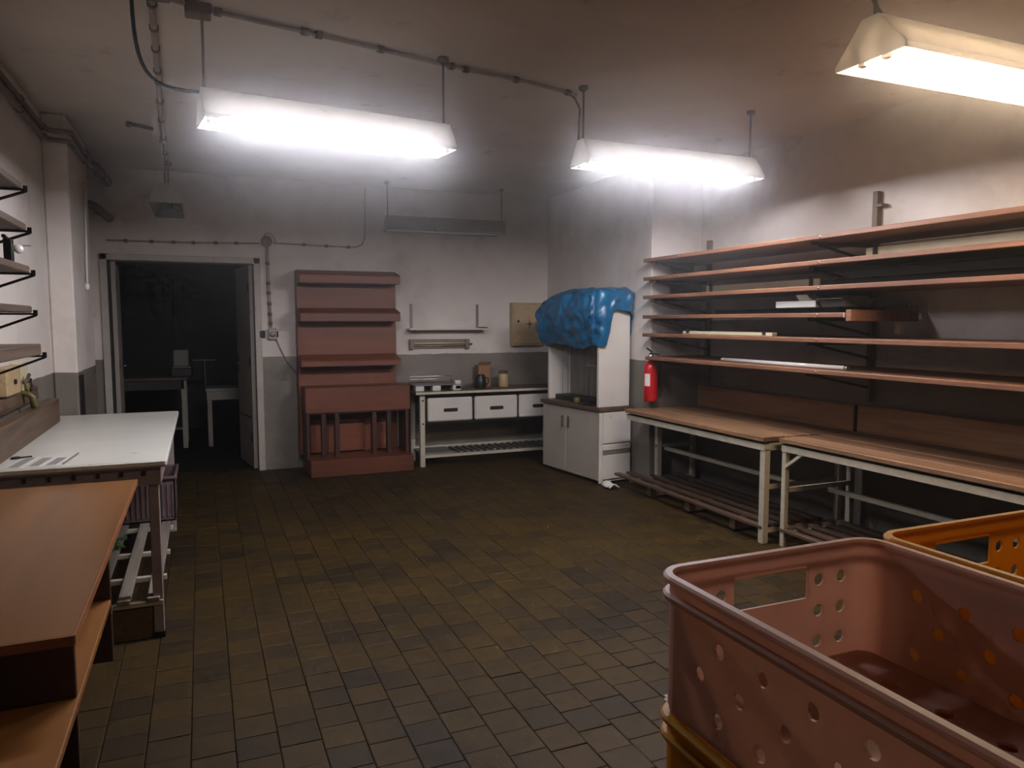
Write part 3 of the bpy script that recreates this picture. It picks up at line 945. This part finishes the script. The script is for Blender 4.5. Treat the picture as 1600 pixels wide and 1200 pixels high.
# ---------------------------------------------------------------- far table with drawers
ft = thing('drawer_table', 'old white table with three drawers against the back wall', 'table', (2.8, 7.45, 0))
MB().box(1.985, 3.68, 7.21, 7.70, .752, .78, .005).build('tabletop', 'slat_wood', ft)
MB().box(1.985, 3.68, 7.205, 7.225, .755, .78, .003).build('edge_band', 'cream_steel', ft)
for xx in (2.04, 3.62):
    for yy in (7.25, 7.63):
        lg = MB().box(xx, xx + .05, yy, yy + .05, 0, .752, .003).build('leg', 'cream_steel', ft)
        if yy < 7.3:
            for zz in (.69, .45):
                MB().lathe([(.010, 0), (.010, .004)], 10, (0, 0, 0)).build('bolt', 'dark_steel', lg)
                s = lg.children[-1]
                s.data.transform(Matrix.Translation((2.8, 7.45, 0)))
                s.data.transform(Matrix.Rotation(R(90), 4, 'X'))
                s.data.transform(Matrix.Translation(-sum((v.co for v in s.data.vertices), Vector()) / len(s.data.vertices)))
                s.location = Vector((xx + .028, yy - .001, zz)) - Vector((2.8, 7.45, 0))
MB().box(2.09, 3.62, 7.30, 7.66, .44, .75).build('drawer_case', 'dark_steel', ft)
for a, b in ((2.125, 2.615), (2.640, 3.130), (3.150, 3.615)):
    d = MB().box(a, b, 7.262, 7.30, .462, .71, .014).build('drawer', 'white_enamel', ft)
    m = (a + b) / 2
    MB().box(m - .075, m + .075, 7.250, 7.264, .565, .60, .005).build('drawer_pull', 'dark_steel', d)
rr = MB()
MB().beam((2.06, 7.275, .105), (3.64, 7.275, .105), .03, .028).build('rack_rail', 'cream_steel', ft)
MB().beam((2.06, 7.655, .14), (3.64, 7.655, .14), .03, .028).build('rack_rail', 'cream_steel', ft)
for k in range(15):
    xx = 2.47 + k * .076
    MB().box(xx, xx + .03, 7.28, 7.66, .118, .136, .002).build('rack_slat', 'grey_steel', ft)
MB().box(2.07, 2.42, 7.29, 7.64, .118, .136, .003).build('rack_panel', 'strip_grey', ft)

# on the far table
sc = thing('counter_scale', 'low metal counter scale with white feet on the far table', 'scale', (2.22, 7.42, .78))
for xx in (2.01, 2.19, 2.41):
    MB().box(xx, xx + .09, 7.30, 7.40, .78, .835, .006).build('foot', 'white_enamel', sc)
MB().box(1.99, 2.50, 7.30, 7.56, .835, .85, .004).build('platform', 'grey_steel', sc)
MB().box(2.0, 2.49, 7.42, 7.55, .78, .835, .004).build('housing', 'dark_steel', sc)
for zz in (.885, .915):
    MB().tube([(2.02, 7.56, .85), (2.02, 7.56, zz), (2.48, 7.56, zz), (2.48, 7.56, .85)], .006, 8).build('guard_rail', 'chrome', sc)
MB().box(2.435, 2.50, 7.30, 7.34, .79, .885, .006).build('dial_block', 'white_enamel', sc)
bt = thing('carton', 'brown cardboard carton standing at the back of the far table', 'box', (2.86, 7.6, .78))
MB().box(2.79, 2.93, 7.56, 7.68, .78, 1.02, .003).build('body', 'cardboard', bt)
MB().prism([(7.56, 1.02), (7.564, 1.02), (7.53, 1.06), (7.526, 1.058)], 2.79, 2.93, 'x').build('flap', 'cardboard', bt)
jr = thing('jug', 'dark squat jug on the far table', 'jug', (2.76, 7.42, .78))
MB().lathe([(.05, 0), (.062, .02), (.06, .09), (.045, .13), (.048, .15)], 20, (2.76, 7.42, .78)).build('body', 'black', jr)
MB().tube([(2.81, 7.42, .90), (2.85, 7.42, .885), (2.855, 7.42, .84), (2.82, 7.42, .81)], .007, 8).build('handle', 'black', jr)
jr = thing('jar', 'tan storage jar beside the carton on the far table', 'jar', (3.06, 7.50, .78))
MB().lathe([(.05, 0), (.055, .01), (.055, .13), (.045, .15)], 20, (3.06, 7.50, .78)).build('body', 'beige_box', jr)
MB().lathe([(.05, .15), (.05, .175), (.03, .18)], 20, (3.06, 7.50, .78)).build('lid', 'dark_wood', jr)

# ---------------------------------------------------------------- brown display shelf
ds = thing('display_shelf', 'tall red-brown display shelf with protruding bins against the back wall', 'shelf unit', (1.4, 7.5, 0))
MB().box(.885, 1.885, 7.60, 7.725, .16, 2.01, .004).build('back_panel', 'red_laminate', ds)
for zt, zb in ((2.01, 1.875), (1.635, 1.50), (1.165, 1.055)):
    b = MB().prism([(7.60, zt), (7.385, zt - .045), (7.37, zt - .06), (7.37, zb + .004), (7.60, zb + .004)], .893, 1.877, 'x').build('shelf_bin', 'red_laminate', ds)
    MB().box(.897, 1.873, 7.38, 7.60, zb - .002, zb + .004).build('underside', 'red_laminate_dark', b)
lb = MB().box(.905, 1.945, 7.285, 7.60, .605, .855, .006).build('deep_bin', 'red_laminate', ds)
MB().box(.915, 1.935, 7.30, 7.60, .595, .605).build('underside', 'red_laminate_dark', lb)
for a in (.915, 1.90):
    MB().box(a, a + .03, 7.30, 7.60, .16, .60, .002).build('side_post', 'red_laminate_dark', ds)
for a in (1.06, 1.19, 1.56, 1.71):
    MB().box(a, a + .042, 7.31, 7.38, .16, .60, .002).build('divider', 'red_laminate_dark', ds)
for a, b in ((.98, 1.16), (1.26, 1.52), (1.62, 1.80)):
    MB().box(a, b, 7.52, 7.60, .18, .46, .003).build('inner_panel', 'red_laminate', ds)
MB().box(.925, 1.935, 7.13, 7.70, 0, .165, .006).build('plinth', 'red_laminate', ds)

# ---------------------------------------------------------------- fittings on the back wall
ws = thing('wall_shelf', 'thin white wall shelf hung on two metal straps above the table', 'shelf', (2.47, YB, 1.40))
MB().box(2.035, 2.915, YB - .15, YB - .002, 1.405, 1.425, .003).build('board', 'white_enamel', ws)
for xx in (2.075, 2.83):
    MB().box(xx, xx + .028, YB - .012, YB - .001, 1.40, 1.685, .002).build('strap', 'grey_steel', ws)
    MB().box(xx, xx + .028, YB - .155, YB - .01, 1.393, 1.405, .002).build('bracket', 'dark_steel', ws)
ob = MB().box(2.84, 2.93, YB - .11, YB - .06, 1.425, 1.437, .003).build('whetstone', 'dark_steel', origin=(2.88, YB - .08, 1.425))
tag(ob, 'small dark bar lying at the right end of the wall shelf', 'bar')
ht = thing('bar_heater', 'brown bar heater fixed to the wall under the thin shelf', 'heater', (2.4, YB, 1.25))
MB().box(2.06, 2.735, YB - .02, YB - .001, 1.205, 1.305, .003).build('back_plate', 'heater_brown', ht)
for a in (2.06, 2.69):
    MB().box(a, a + .045, YB - .055, YB - .018, 1.20, 1.305, .004).build('end_block', 'heater_brown', ht)
MB().tube([(2.10, YB - .042, 1.262), (2.70, YB - .042, 1.262)], .008, 10).build('element', 'cream_fitting', ht)
MB().tube([(2.10, YB - .042, 1.232), (2.70, YB - .042, 1.232)], .004, 8).build('guard_wire', 'chrome', ht)
MB().tube([(2.735, YB - .03, 1.25), (2.775, YB - .03, 1.25)], .008, 8).build('knob', 'black', ht)
eb = thing('fuse_box', 'beige metal fuse box with a dark plus mark on the back wall', 'fuse box', (3.42, YB, 1.22))
MB().box(3.235, 3.605, YB - .09, YB - .001, 1.225, 1.71, .006).build('body', 'beige_box', eb)
dr = MB().box(3.25, 3.59, YB - .105, YB - .09, 1.245, 1.695, .006).build('door', 'beige_box', eb)
MB().box(3.402, 3.472, YB - .107, YB - .1045, 1.465, 1.479).add([], []).box(3.43, 3.444, YB - .107, YB - .1045, 1.43, 1.514).build('plus_mark', 'dark_wood', dr)
MB().box(3.29, 3.312, YB - .112, YB - .104, 1.485, 1.515, .002).build('lock', 'dark_steel', dr)
for zz in (1.33, 1.58):
    MB().box(3.232, 3.25, YB - .108, YB - .09, zz, zz + .05, .002).build('hinge', 'beige_box', dr)

# ---------------------------------------------------------------- left wall shelves
LS = [(2.075, 3.66), (1.91, 3.70), (1.735, 3.73), (1.566, 3.73), (1.40, 3.88)]
names = ['topmost short wooden shelf on the left wall', 'second wooden shelf from the top on the left wall',
         'third wooden shelf from the top on the left wall, below a small dial', 'fourth wooden shelf from the top on the left wall',
         'lowest thick wooden shelf on the left wall']
for (z, y1), lab in zip(LS, names):
    t = thing('bracket_shelf', lab, 'shelf', (XL, 2.2, z), 'wooden shelves on the left wall')
    th = .05 if z < 1.45 else .03
    MB().box(XL + .004, -.665, .6, y1, z - th, z, .004).build('board', 'grey_wood', t)
    for yy in (y1 - .03, y1 - 1.0, 1.2):
        b = MB()
        b.beam((XL, yy, z - th - .005), (-.645, yy, z - th - .005), .016, .008)
        b.beam((-.645, yy, z - th - .010), (XL, yy, z - th - .13), .012, .010)
        b.beam((-.648, yy, z - th - .012), (-.648, yy, z - th + .012), .016, .006)
        b.build('bracket', 'dark_steel', t)
dl = thing('dial_gauge', 'small white dial on a black bracket above the third left shelf', 'gauge', (-.70, 3.66, 1.736))
MB().box(-.715, -.685, 3.52, 3.56, 1.736, 1.83, .003).build('bracket', 'black', dl)
MB().beam((-.70, 3.46, 1.835), (-.70, 3.60, 1.815), .012, .01).build('arm', 'black', dl)
d = MB().lathe([(.019, 0), (.020, .004), (.016, .008)], 18).build('dial', 'white_tube', dl, origin=(0, 0, 0))
d.location = (.02, -.05, .06); d.rotation_euler = (R(80), 0, R(35))
MB().beam((-.68, 3.62, 1.81), (-.66, 3.74, 1.822), .006, .006).build('pointer', 'grey_steel', dl)

# ---------------------------------------------------------------- left worktable
lt = thing('worktable', 'steel worktable with a white top standing along the left wall', 'table', (-.55, 4.75, 0))
TX0, TX1, TY0, TY1, TZ = -.94, -.165, 3.74, 5.77, .86
MB().box(TX0, TX1, TY0, TY1, TZ - .032, TZ, .008).build('tabletop', 'white_top', lt)
MB().box(TX0, TX1 - .004, TY0 + .004, TY0 + .02, TZ - .034, TZ - .018).build('edge_band', 'mauve_steel', lt)
ap = MB()
ap.box(TX0 + .02, TX1 - .03, TY0 + .025, TY0 + .035, TZ - .12, TZ - .033)
ap.box(TX1 - .04, TX1 - .03, TY0 + .03, TY1 - .03, TZ - .12, TZ - .033)
ap.box(TX0 + .02, TX1 - .03, TY1 - .035, TY1 - .025, TZ - .12, TZ - .033)
apo = ap.build('apron', 'mauve_steel', lt)
for k in range(7):
    xx = TX0 + .10 + k * .095
    MB().box(xx, xx + .016, TY0 + .018, TY0 + .026, TZ - .072, TZ - .05, .002).build('slot', 'black', apo)
for xx in (TX0 + .03, TX1 - .085):
    for yy in (TY0 + .035, TY1 - .08):
        MB().box(xx, xx + .045, yy, yy + .045, 0, TZ - .033, .003).build('leg', 'mauve_steel', lt)
for k, xx in enumerate((-.88, -.76, -.64, -.52, -.40, -.275)):
    MB().box(xx, xx + .055, TY0 + .02, TY1 - .03, .185, .205, .003).build('shelf_slat', 'grey_slat', lt)
for yy in (TY0 + .03, TY0 + .40, TY0 + .85, TY0 + 1.4, TY1 - .08):
    MB().box(TX0 + .04, TX1 - .04, yy, yy + .03, .160, .185, .002).build('cross_bar', 'cream_steel', lt)
MB().box(-.50, -.22, TY0 + .04, TY0 + .08, .0, .155, .003).build('kick_board', 'dark_wood', lt)
for k in (0, 1):
    MB().box(TX1 - .088, TX1 - .036, TY0 + .03, TY0 + .085, 0, .035, .004).build('foot_cap', 'black', lt) if k == 0 else None

# crate under the table
cr = thing('ribbed_crate', 'mauve ribbed plastic crate on the shelf under the white table', 'crate', (-.38, 5.42, .205))
x0, x1, y0, y1, z0, z1 = -.62, -.19, 5.20, 5.62, .205, .50
b = MB()
b.box(x0, x1, y0, y1, z0, z0 + .01)
b.box(x0, x1, y0, y0 + .008, z0, z1); b.box(x0, x1, y1 - .008, y1, z0, z1)
b.box(x0, x0 + .008, y0, y1, z0, z1); b.box(x1 - .008, x1, y0, y1, z0, z1)
b.build('body', 'mauve_plastic', cr)
for k in range(14):
    xx = x0 + .02 + k * .03
    MB().box(xx, xx + .012, y0 - .008, y0 + .001, z0 + .03, z1 - .05, .002).build('rib', 'mauve_plastic', cr)
rm = MB()
rm.box(x0 - .015, x1 + .015, y0 - .015, y0 + .01, z1 - .02, z1, .004); rm.box(x0 - .015, x1 + .015, y1 - .01, y1 + .015, z1 - .02, z1, .004)
rm.box(x0 - .015, x0 + .01, y0, y1, z1 - .02, z1, .004); rm.box(x1 - .01, x1 + .015, y0, y1, z1 - .02, z1, .004)
rm.build('rim', 'mauve_plastic', cr)
gs = MB()
rnd = random.Random(5)
for k in range(14):
    cx, cy, a = -.50 + rnd.uniform(-.05, .05), 4.75 + rnd.uniform(-.12, .12), rnd.uniform(0, 6.28)
    gs.beam((cx - .02 * math.cos(a), cy - .04 * math.sin(a), .209 + rnd.uniform(0, .01)), (cx + .02 * math.cos(a), cy + .04 * math.sin(a), .212 + rnd.uniform(0, .03)), .014, .004)
tag(gs.build('leafy_scrap', 'green', origin=(-.5, 4.75, .205)), 'small green leafy scrap on the slats under the white table', 'scrap')

# on the white table
ob = MB().box(-.915, -.845, 3.70, 5.42, TZ, TZ + .155, .006).build('timber_beam', 'dark_wood', origin=(-.88, 4.0, TZ))
ob = ob
tag(ob, 'thick timber beam lying on the white table along the wall', 'beam')
ob = MB().box(-.948, -.922, 2.4, 5.22, TZ + .17, TZ + .25, .004).build('wall_batten', 'dark_wood', origin=(-.935, 4.0, TZ + .17))
tag(ob, 'dark wooden batten fixed to the left wall above the beam', 'batten')
for k, (xa, lab) in enumerate(((-.765, 'printed grey slip on the white table, farthest from the table edge'), (-.69, 'printed grey slip on the white table, the middle one of three'), (-.625, 'printed grey slip on the white table, next to the pencil'))):
    mtp = Matrix.Translation((xa, 3.90 + k * .005, TZ)) @ Matrix.Rotation(R(-6), 4, 'Z')
    p = thing('paper_slip', lab, 'paper', (xa, 3.90, TZ), 'paper slips on the white table')
    MB().box(-.028, .028, -.135, .135, .0005, .0015, mat=mtp).build('sheet', 'white_paper', p)
    MB().box(-.02, .02, -.12, .12 - .03 * k, .0015, .0022, mat=mtp).build('print_block', 'print_grey', p)
pn = thing('pencil', 'thin grey pencil on the white table beside the slips', 'pencil', (-.57, 3.95, TZ))
MB().tube([(-.588, 3.79, TZ + .004), (-.566, 4.06, TZ + .004)], .0035, 6).build('barrel', 'grey_steel', pn)
MB().tube([(-.566, 4.06, TZ + .004), (-.565, 4.075, TZ + .004)], [.0035, .0008], 6).build('tip', 'black', pn)
ky = thing('key', 'small dark key lying near the wall on the white table', 'key', (-.80, 4.03, TZ))
MB().tube([(-.815 + .018 * math.cos(a * .7), 4.03 + .018 * math.sin(a * .7), TZ + .004) for a in range(10)], .004, 6).build('bow', 'black', ky)
MB().beam((-.80, 4.03, TZ + .004), (-.755, 4.05, TZ + .004), .008, .006).build('shank', 'black', ky)

# wall items above the white table
bx = thing('socket_box', 'pale yellow double socket box on the left wall', 'socket', (XL, 4.6, 1.10))
MB().box(XL + .001, XL + .05, 4.36, 4.66, 1.12, 1.27, .006).build('cover', 'beige_box', bx)
MB().box(XL + .001, XL + .02, 4.66, 5.02, 1.10, 1.275, .006).build('back_box', 'cream_fitting', bx)
MB().box(XL + .05, XL + .058, 4.50, 4.54, 1.175, 1.20, .002).build('keyhole', 'black', bx)
tp = thing('tap', 'old bent brass tap on the left wall below the socket box', 'tap', (XL, 4.82, 1.02))
MB().tube([(XL, 4.80, 1.10), (XL + .05, 4.80, 1.10), (XL + .075, 4.80, 1.08), (XL + .08, 4.80, 1.02)], .018, 10).build('spout', 'olive', tp)
MB().tube([(XL + .05, 4.80, 1.11), (XL + .05, 4.80, 1.16)], .012, 10).build('stem', 'olive', tp)
MB().tube([(XL + .05, 4.73, 1.165), (XL + .055, 4.80, 1.18), (XL + .05, 4.87, 1.20)], .010, 8).build('lever', 'dark_wood', tp)
MB().tube([(XL + .04, 4.86, 1.14), (XL + .05, 4.91, 1.17), (XL + .05, 4.93, 1.13), (XL + .05, 4.89, 1.11)], .008, 8).build('hook', 'dark_steel', tp)

# ---------------------------------------------------------------- orange-brown low unit in the left foreground
ou = thing('low_shelf_unit', 'low orange-brown laminate shelf unit in the near left corner', 'shelf unit', (-.6, 2.6, 0))
MB().box(-.93, -.285, 1.85, 3.62, .777, .80, .003).build('top_panel', 'orange_laminate', ou)
MB().box(-.93, -.2835, 1.846, 1.85, .777, .80).build('edge_strip', 'orange_laminate_edge', ou)
MB().box(-.2850, -.2815, 1.85, 3.62, .777, .80).build('edge_strip', 'orange_laminate_edge', ou)
MB().box(-.93, -.29, 1.88, 1.90, .64, .777, .002).build('front_rail', 'brown_board', ou)
MB().box(-.93, -.29, 1.88, 1.90, 0, .618, .002).build('cross_panel', 'brown_board', ou)
MB().box(-.93, -.285, 1.15, 2.53, .618, .64, .003).build('step_shelf', 'orange_laminate', ou)
MB().box(-.93, -.285, 2.53, 2.55, .44, .777, .003).build('partition', 'brown_board', ou)
MB().box(-.93, -.44, 1.20, 1.22, .64, .78, .003).build('front_board', 'brown_board', ou)
MB().prism([(1.22, .64), (1.86, .64), (1.86, .777), (1.80, .777)], -.46, -.44, 'x').build('slanted_divider', 'brown_board', ou)
MB().box(-.93, -.29, 1.16, 1.18, 0, .618, .003).build('front_panel', 'brown_board', ou)
MB().box(-.93, -.905, 1.15, 3.62, 0, .777, .003).build('back_panel', 'brown_board', ou)
MB().box(-.905, -.68, 3.58, 3.60, 0, .777, .003).build('end_panel', 'brown_board', ou)

# ---------------------------------------------------------------- plastic crates
def make_crate(mat):
    """0.40 x 0.60 x 0.194 m stacking crate, origin at the bottom centre"""
    t = thing('plastic_crate', 'crate', 'crate', (0, 0, 0), 'stacked plastic crates')
    W, L, H, rc = .388, .588, .194, .035
    a, b = W / 2, L / 2
    th = .004
    body = MB()
    zb, zt = .012, H - .004
    r = .0098
    # long sides
    def long_cells():
        cells = []
        ln = L - 2 * rc
        n = 14
        cw = ln / n
        rows = [zb, zb + .008, zb + .052, zb + .096, zb + .140, zt]
        cells.append((0, ln, zb, rows[1], None))
        for j in range(3):
            for i in range(n):
                hole = r if (i + j) % 2 == 0 and 0 < i < n - 1 else None
                cells.append((i * cw, (i + 1) * cw, rows[1 + j], rows[2 + j], hole))
        cells.append((0, ln, rows[4], zt, None))
        return cells
    def short_cells():
        cells = []
        ln = W - 2 * rc
        cw = .045
        rows = [zb, zb + .008, zb + .056, zb + .104, zb + .152]
        cells.append((0, ln, zb, rows[1], None))
        m0, m1 = 2 * cw, ln - 2 * cw
        for j in range(3):
            for i in range(2):
                hole = r
                cells.append((i * cw, (i + 1) * cw, rows[1 + j], rows[2 + j], hole))
                cells.append((m1 + i * cw, m1 + (i + 1) * cw, rows[1 + j], rows[2 + j], hole))
        h0, h1 = H - .080, H - .028
        cells.append((m0, m1, rows[1], h0, None))
        cells.append((m0, m1, h0, h1, 'open'))
        cells.append((m0, m1, h1, zt, None))
        cells.append((0, m0, rows[4], zt, None))
        cells.append((m1, ln, rows[4], zt, None))
        return cells
    lc, sc_ = long_cells(), short_cells()
    body.perf((a, -b + rc, 0), (0, 1, 0), (0, 0, 1), (-1, 0, 0), lc, th)
    body.perf((-a, b - rc, 0), (0, -1, 0), (0, 0, 1), (1, 0, 0), lc, th)
    body.perf((-a + rc, -b, 0), (1, 0, 0), (0, 0, 1), (0, 1, 0), sc_, th)
    body.perf((a - rc, b, 0), (-1, 0, 0), (0, 0, 1), (0, -1, 0), sc_, th)
    for cx, cy, a0 in ((a - rc, b - rc, 0), (-a + rc, b - rc, 90), (-a + rc, -b + rc, 180), (a - rc, -b + rc, 270)):
        vs, fs = [], []
        for k in range(7):
            an = R(a0 + k * 15)
            for rr_ in (rc, rc - th):
                for z in (zb, zt):
                    vs.append((cx + rr_ * math.cos(an), cy + rr_ * math.sin(an), z))
        for k in range(6):
            o = k * 4
            fs += [(o, o + 4, o + 5, o + 1), (o + 2, o + 3, o + 7, o + 6)]
        body.add(vs, fs, True)
    body.build('side_walls', mat, t)
    base = MB()
    cells = []
    nx, ny = 9, 14
    wx, wy = (W - .012) / nx, (L - .012) / ny
    for i in range(nx):
        for j in range(ny):
            hole = .0125 if (i + j) % 2 == 0 and 0 < i < nx - 1 and 0 < j < ny - 1 else None
            cells.append((i * wx, (i + 1) * wx, j * wy, (j + 1) * wy, hole))
    base.perf((-a + .006, -b + .006, .016), (1, 0, 0), (0, 1, 0), (0, 0, -1), cells, .005)
    base.build('base_panel', mat, t)
    def ring(z0, z1, out, inn):
        """rounded-rectangle rim band"""
        mb = MB()
        vs = []
        pts = []
        for cx, cy, a0 in ((a - rc, b - rc, 0), (-a + rc, b - rc, 90), (-a + rc, -b + rc, 180), (a - rc, -b + rc, 270)):
            for k in range(7):
                pts.append((cx, cy, R(a0 + k * 15)))
        n = len(pts)
        for cx, cy, an in pts:
            c, s = math.cos(an), math.sin(an)
            e = (z1 - z0) * .3
            for rr_, z in ((rc + out - e * .7, z0), (rc + out, z0 + e), (rc + out, z1 - e), (rc + out - e, z1), (rc + inn + e * .5, z1), (rc + inn, z1 - e), (rc + inn, z0)):
                vs.append((cx + rr_ * c, cy + rr_ * s, z))
        m = 7
        fs = []
        for k in range(n):
            k2 = (k + 1) % n
            for q in range(m):
                q2 = (q + 1) % m
                fs.append((k * m + q, k2 * m + q, k2 * m + q2, k * m + q2))
        mb.add(vs, fs, False)
        return mb
    ring(H - .010, H, .009, -.005).build('rim', mat, t)
    ring(H - .034, H - .024, .009, -.001).build('rib', mat, t)
    ring(0.0, .014, -.002, -.010).build('foot_ring', mat, t)
    return t

pink = make_crate('pink_plastic')
PX, PY = .76, .53
PITCH = .194
pink.location = (PX, PY, 5 * PITCH)
pink['label'] = 'salmon pink perforated plastic crate on top of the nearest stack'
pinks = [pink]
yc = copy_tree(pink, (PX, PY, 4 * PITCH), 'yellow perforated crate directly under the pink crate')
recolour(yc, 'pink_plastic', 'yellow_plastic')
ordn = ['the bottom one', 'second from the floor', 'third from the floor', 'fourth from the floor']
for k in range(4):
    c = copy_tree(pink if k % 2 else yc, (PX, PY, k * PITCH), ('pink' if k % 2 else 'yellow') + ' crate in the stack under the pink crate, ' + ordn[k])
for k in range(6):
    lab = 'bright yellow perforated crate topping the stack beside the pink crate' if k == 5 else 'yellow crate in the stack right of the pink crate, ' + (ordn[k] if k < 4 else 'directly under the top one')
    copy_tree(yc, (PX + .418, PY + .005, k * PITCH), lab)

# ---------------------------------------------------------------- dark room behind the doorway
tb = thing('side_table', 'pale table standing in the unlit room behind the doorway', 'table', (-.55, 9.75, 0))
MB().box(-1.2, -.16, 9.45, 10.1, .81, .845, .004).build('tabletop', 'dark_wood', tb)
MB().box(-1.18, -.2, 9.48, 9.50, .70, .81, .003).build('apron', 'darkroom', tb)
for xx in (-1.17, -.235):
    for yy in (9.48, 10.02):
        MB().box(xx, xx + .055, yy, yy + .055, 0, .81, .003).build('leg', 'cream_steel', tb)
MB().box(-1.17, -.2, 9.49, 9.52, .22, .25, .002).build('stretcher', 'strip_grey', tb)
mbx = thing('appliance', 'small pale box on a dark base on the table in the unlit room', 'appliance', (-.22, 9.6, .845))
MB().box(-.34, -.11, 9.5, 9.72, .845, .955, .01).build('base', 'black', mbx)
MB().box(-.315, -.14, 9.52, 9.66, .965, 1.17, .012).build('box_body', 'grey_steel', mbx)
MB().box(-.325, -.12, 9.505, 9.68, .955, .967, .003).build('tray', 'chrome', mbx)
ob = MB().box(-.10, .15, 9.55, 9.62, 1.03, 1.042, .003).build('ledge', 'grey_steel', origin=(0, 9.58, 1.03))
st = thing('stool_table', 'low pale stool table at the right in the unlit room', 'table', (.32, 9.7, 0))
MB().box(.03, .75, 9.45, 9.95, .66, .70, .004).build('top', 'cream_enamel', st)
MB().box(.04, .74, 9.46, 9.48, .56, .66, .002).build('apron', 'cream_enamel', st)
for xx in (.045, .69):
    for yy in (9.47, 9.89):
        MB().box(xx, xx + .05, yy, yy + .05, 0, .66, .002).build('leg', 'cream_enamel', st)
ob.parent = None
tag(ob, 'thin metal ledge beyond the small appliance in the unlit room', 'ledge')
MB().tube([(.03, 9.58, .70), (.03, 9.58, 1.03)], .01, 8).build('post', 'grey_steel', ob)

for o in bpy.data.objects:
    if '_o' in o:
        del o['_o']
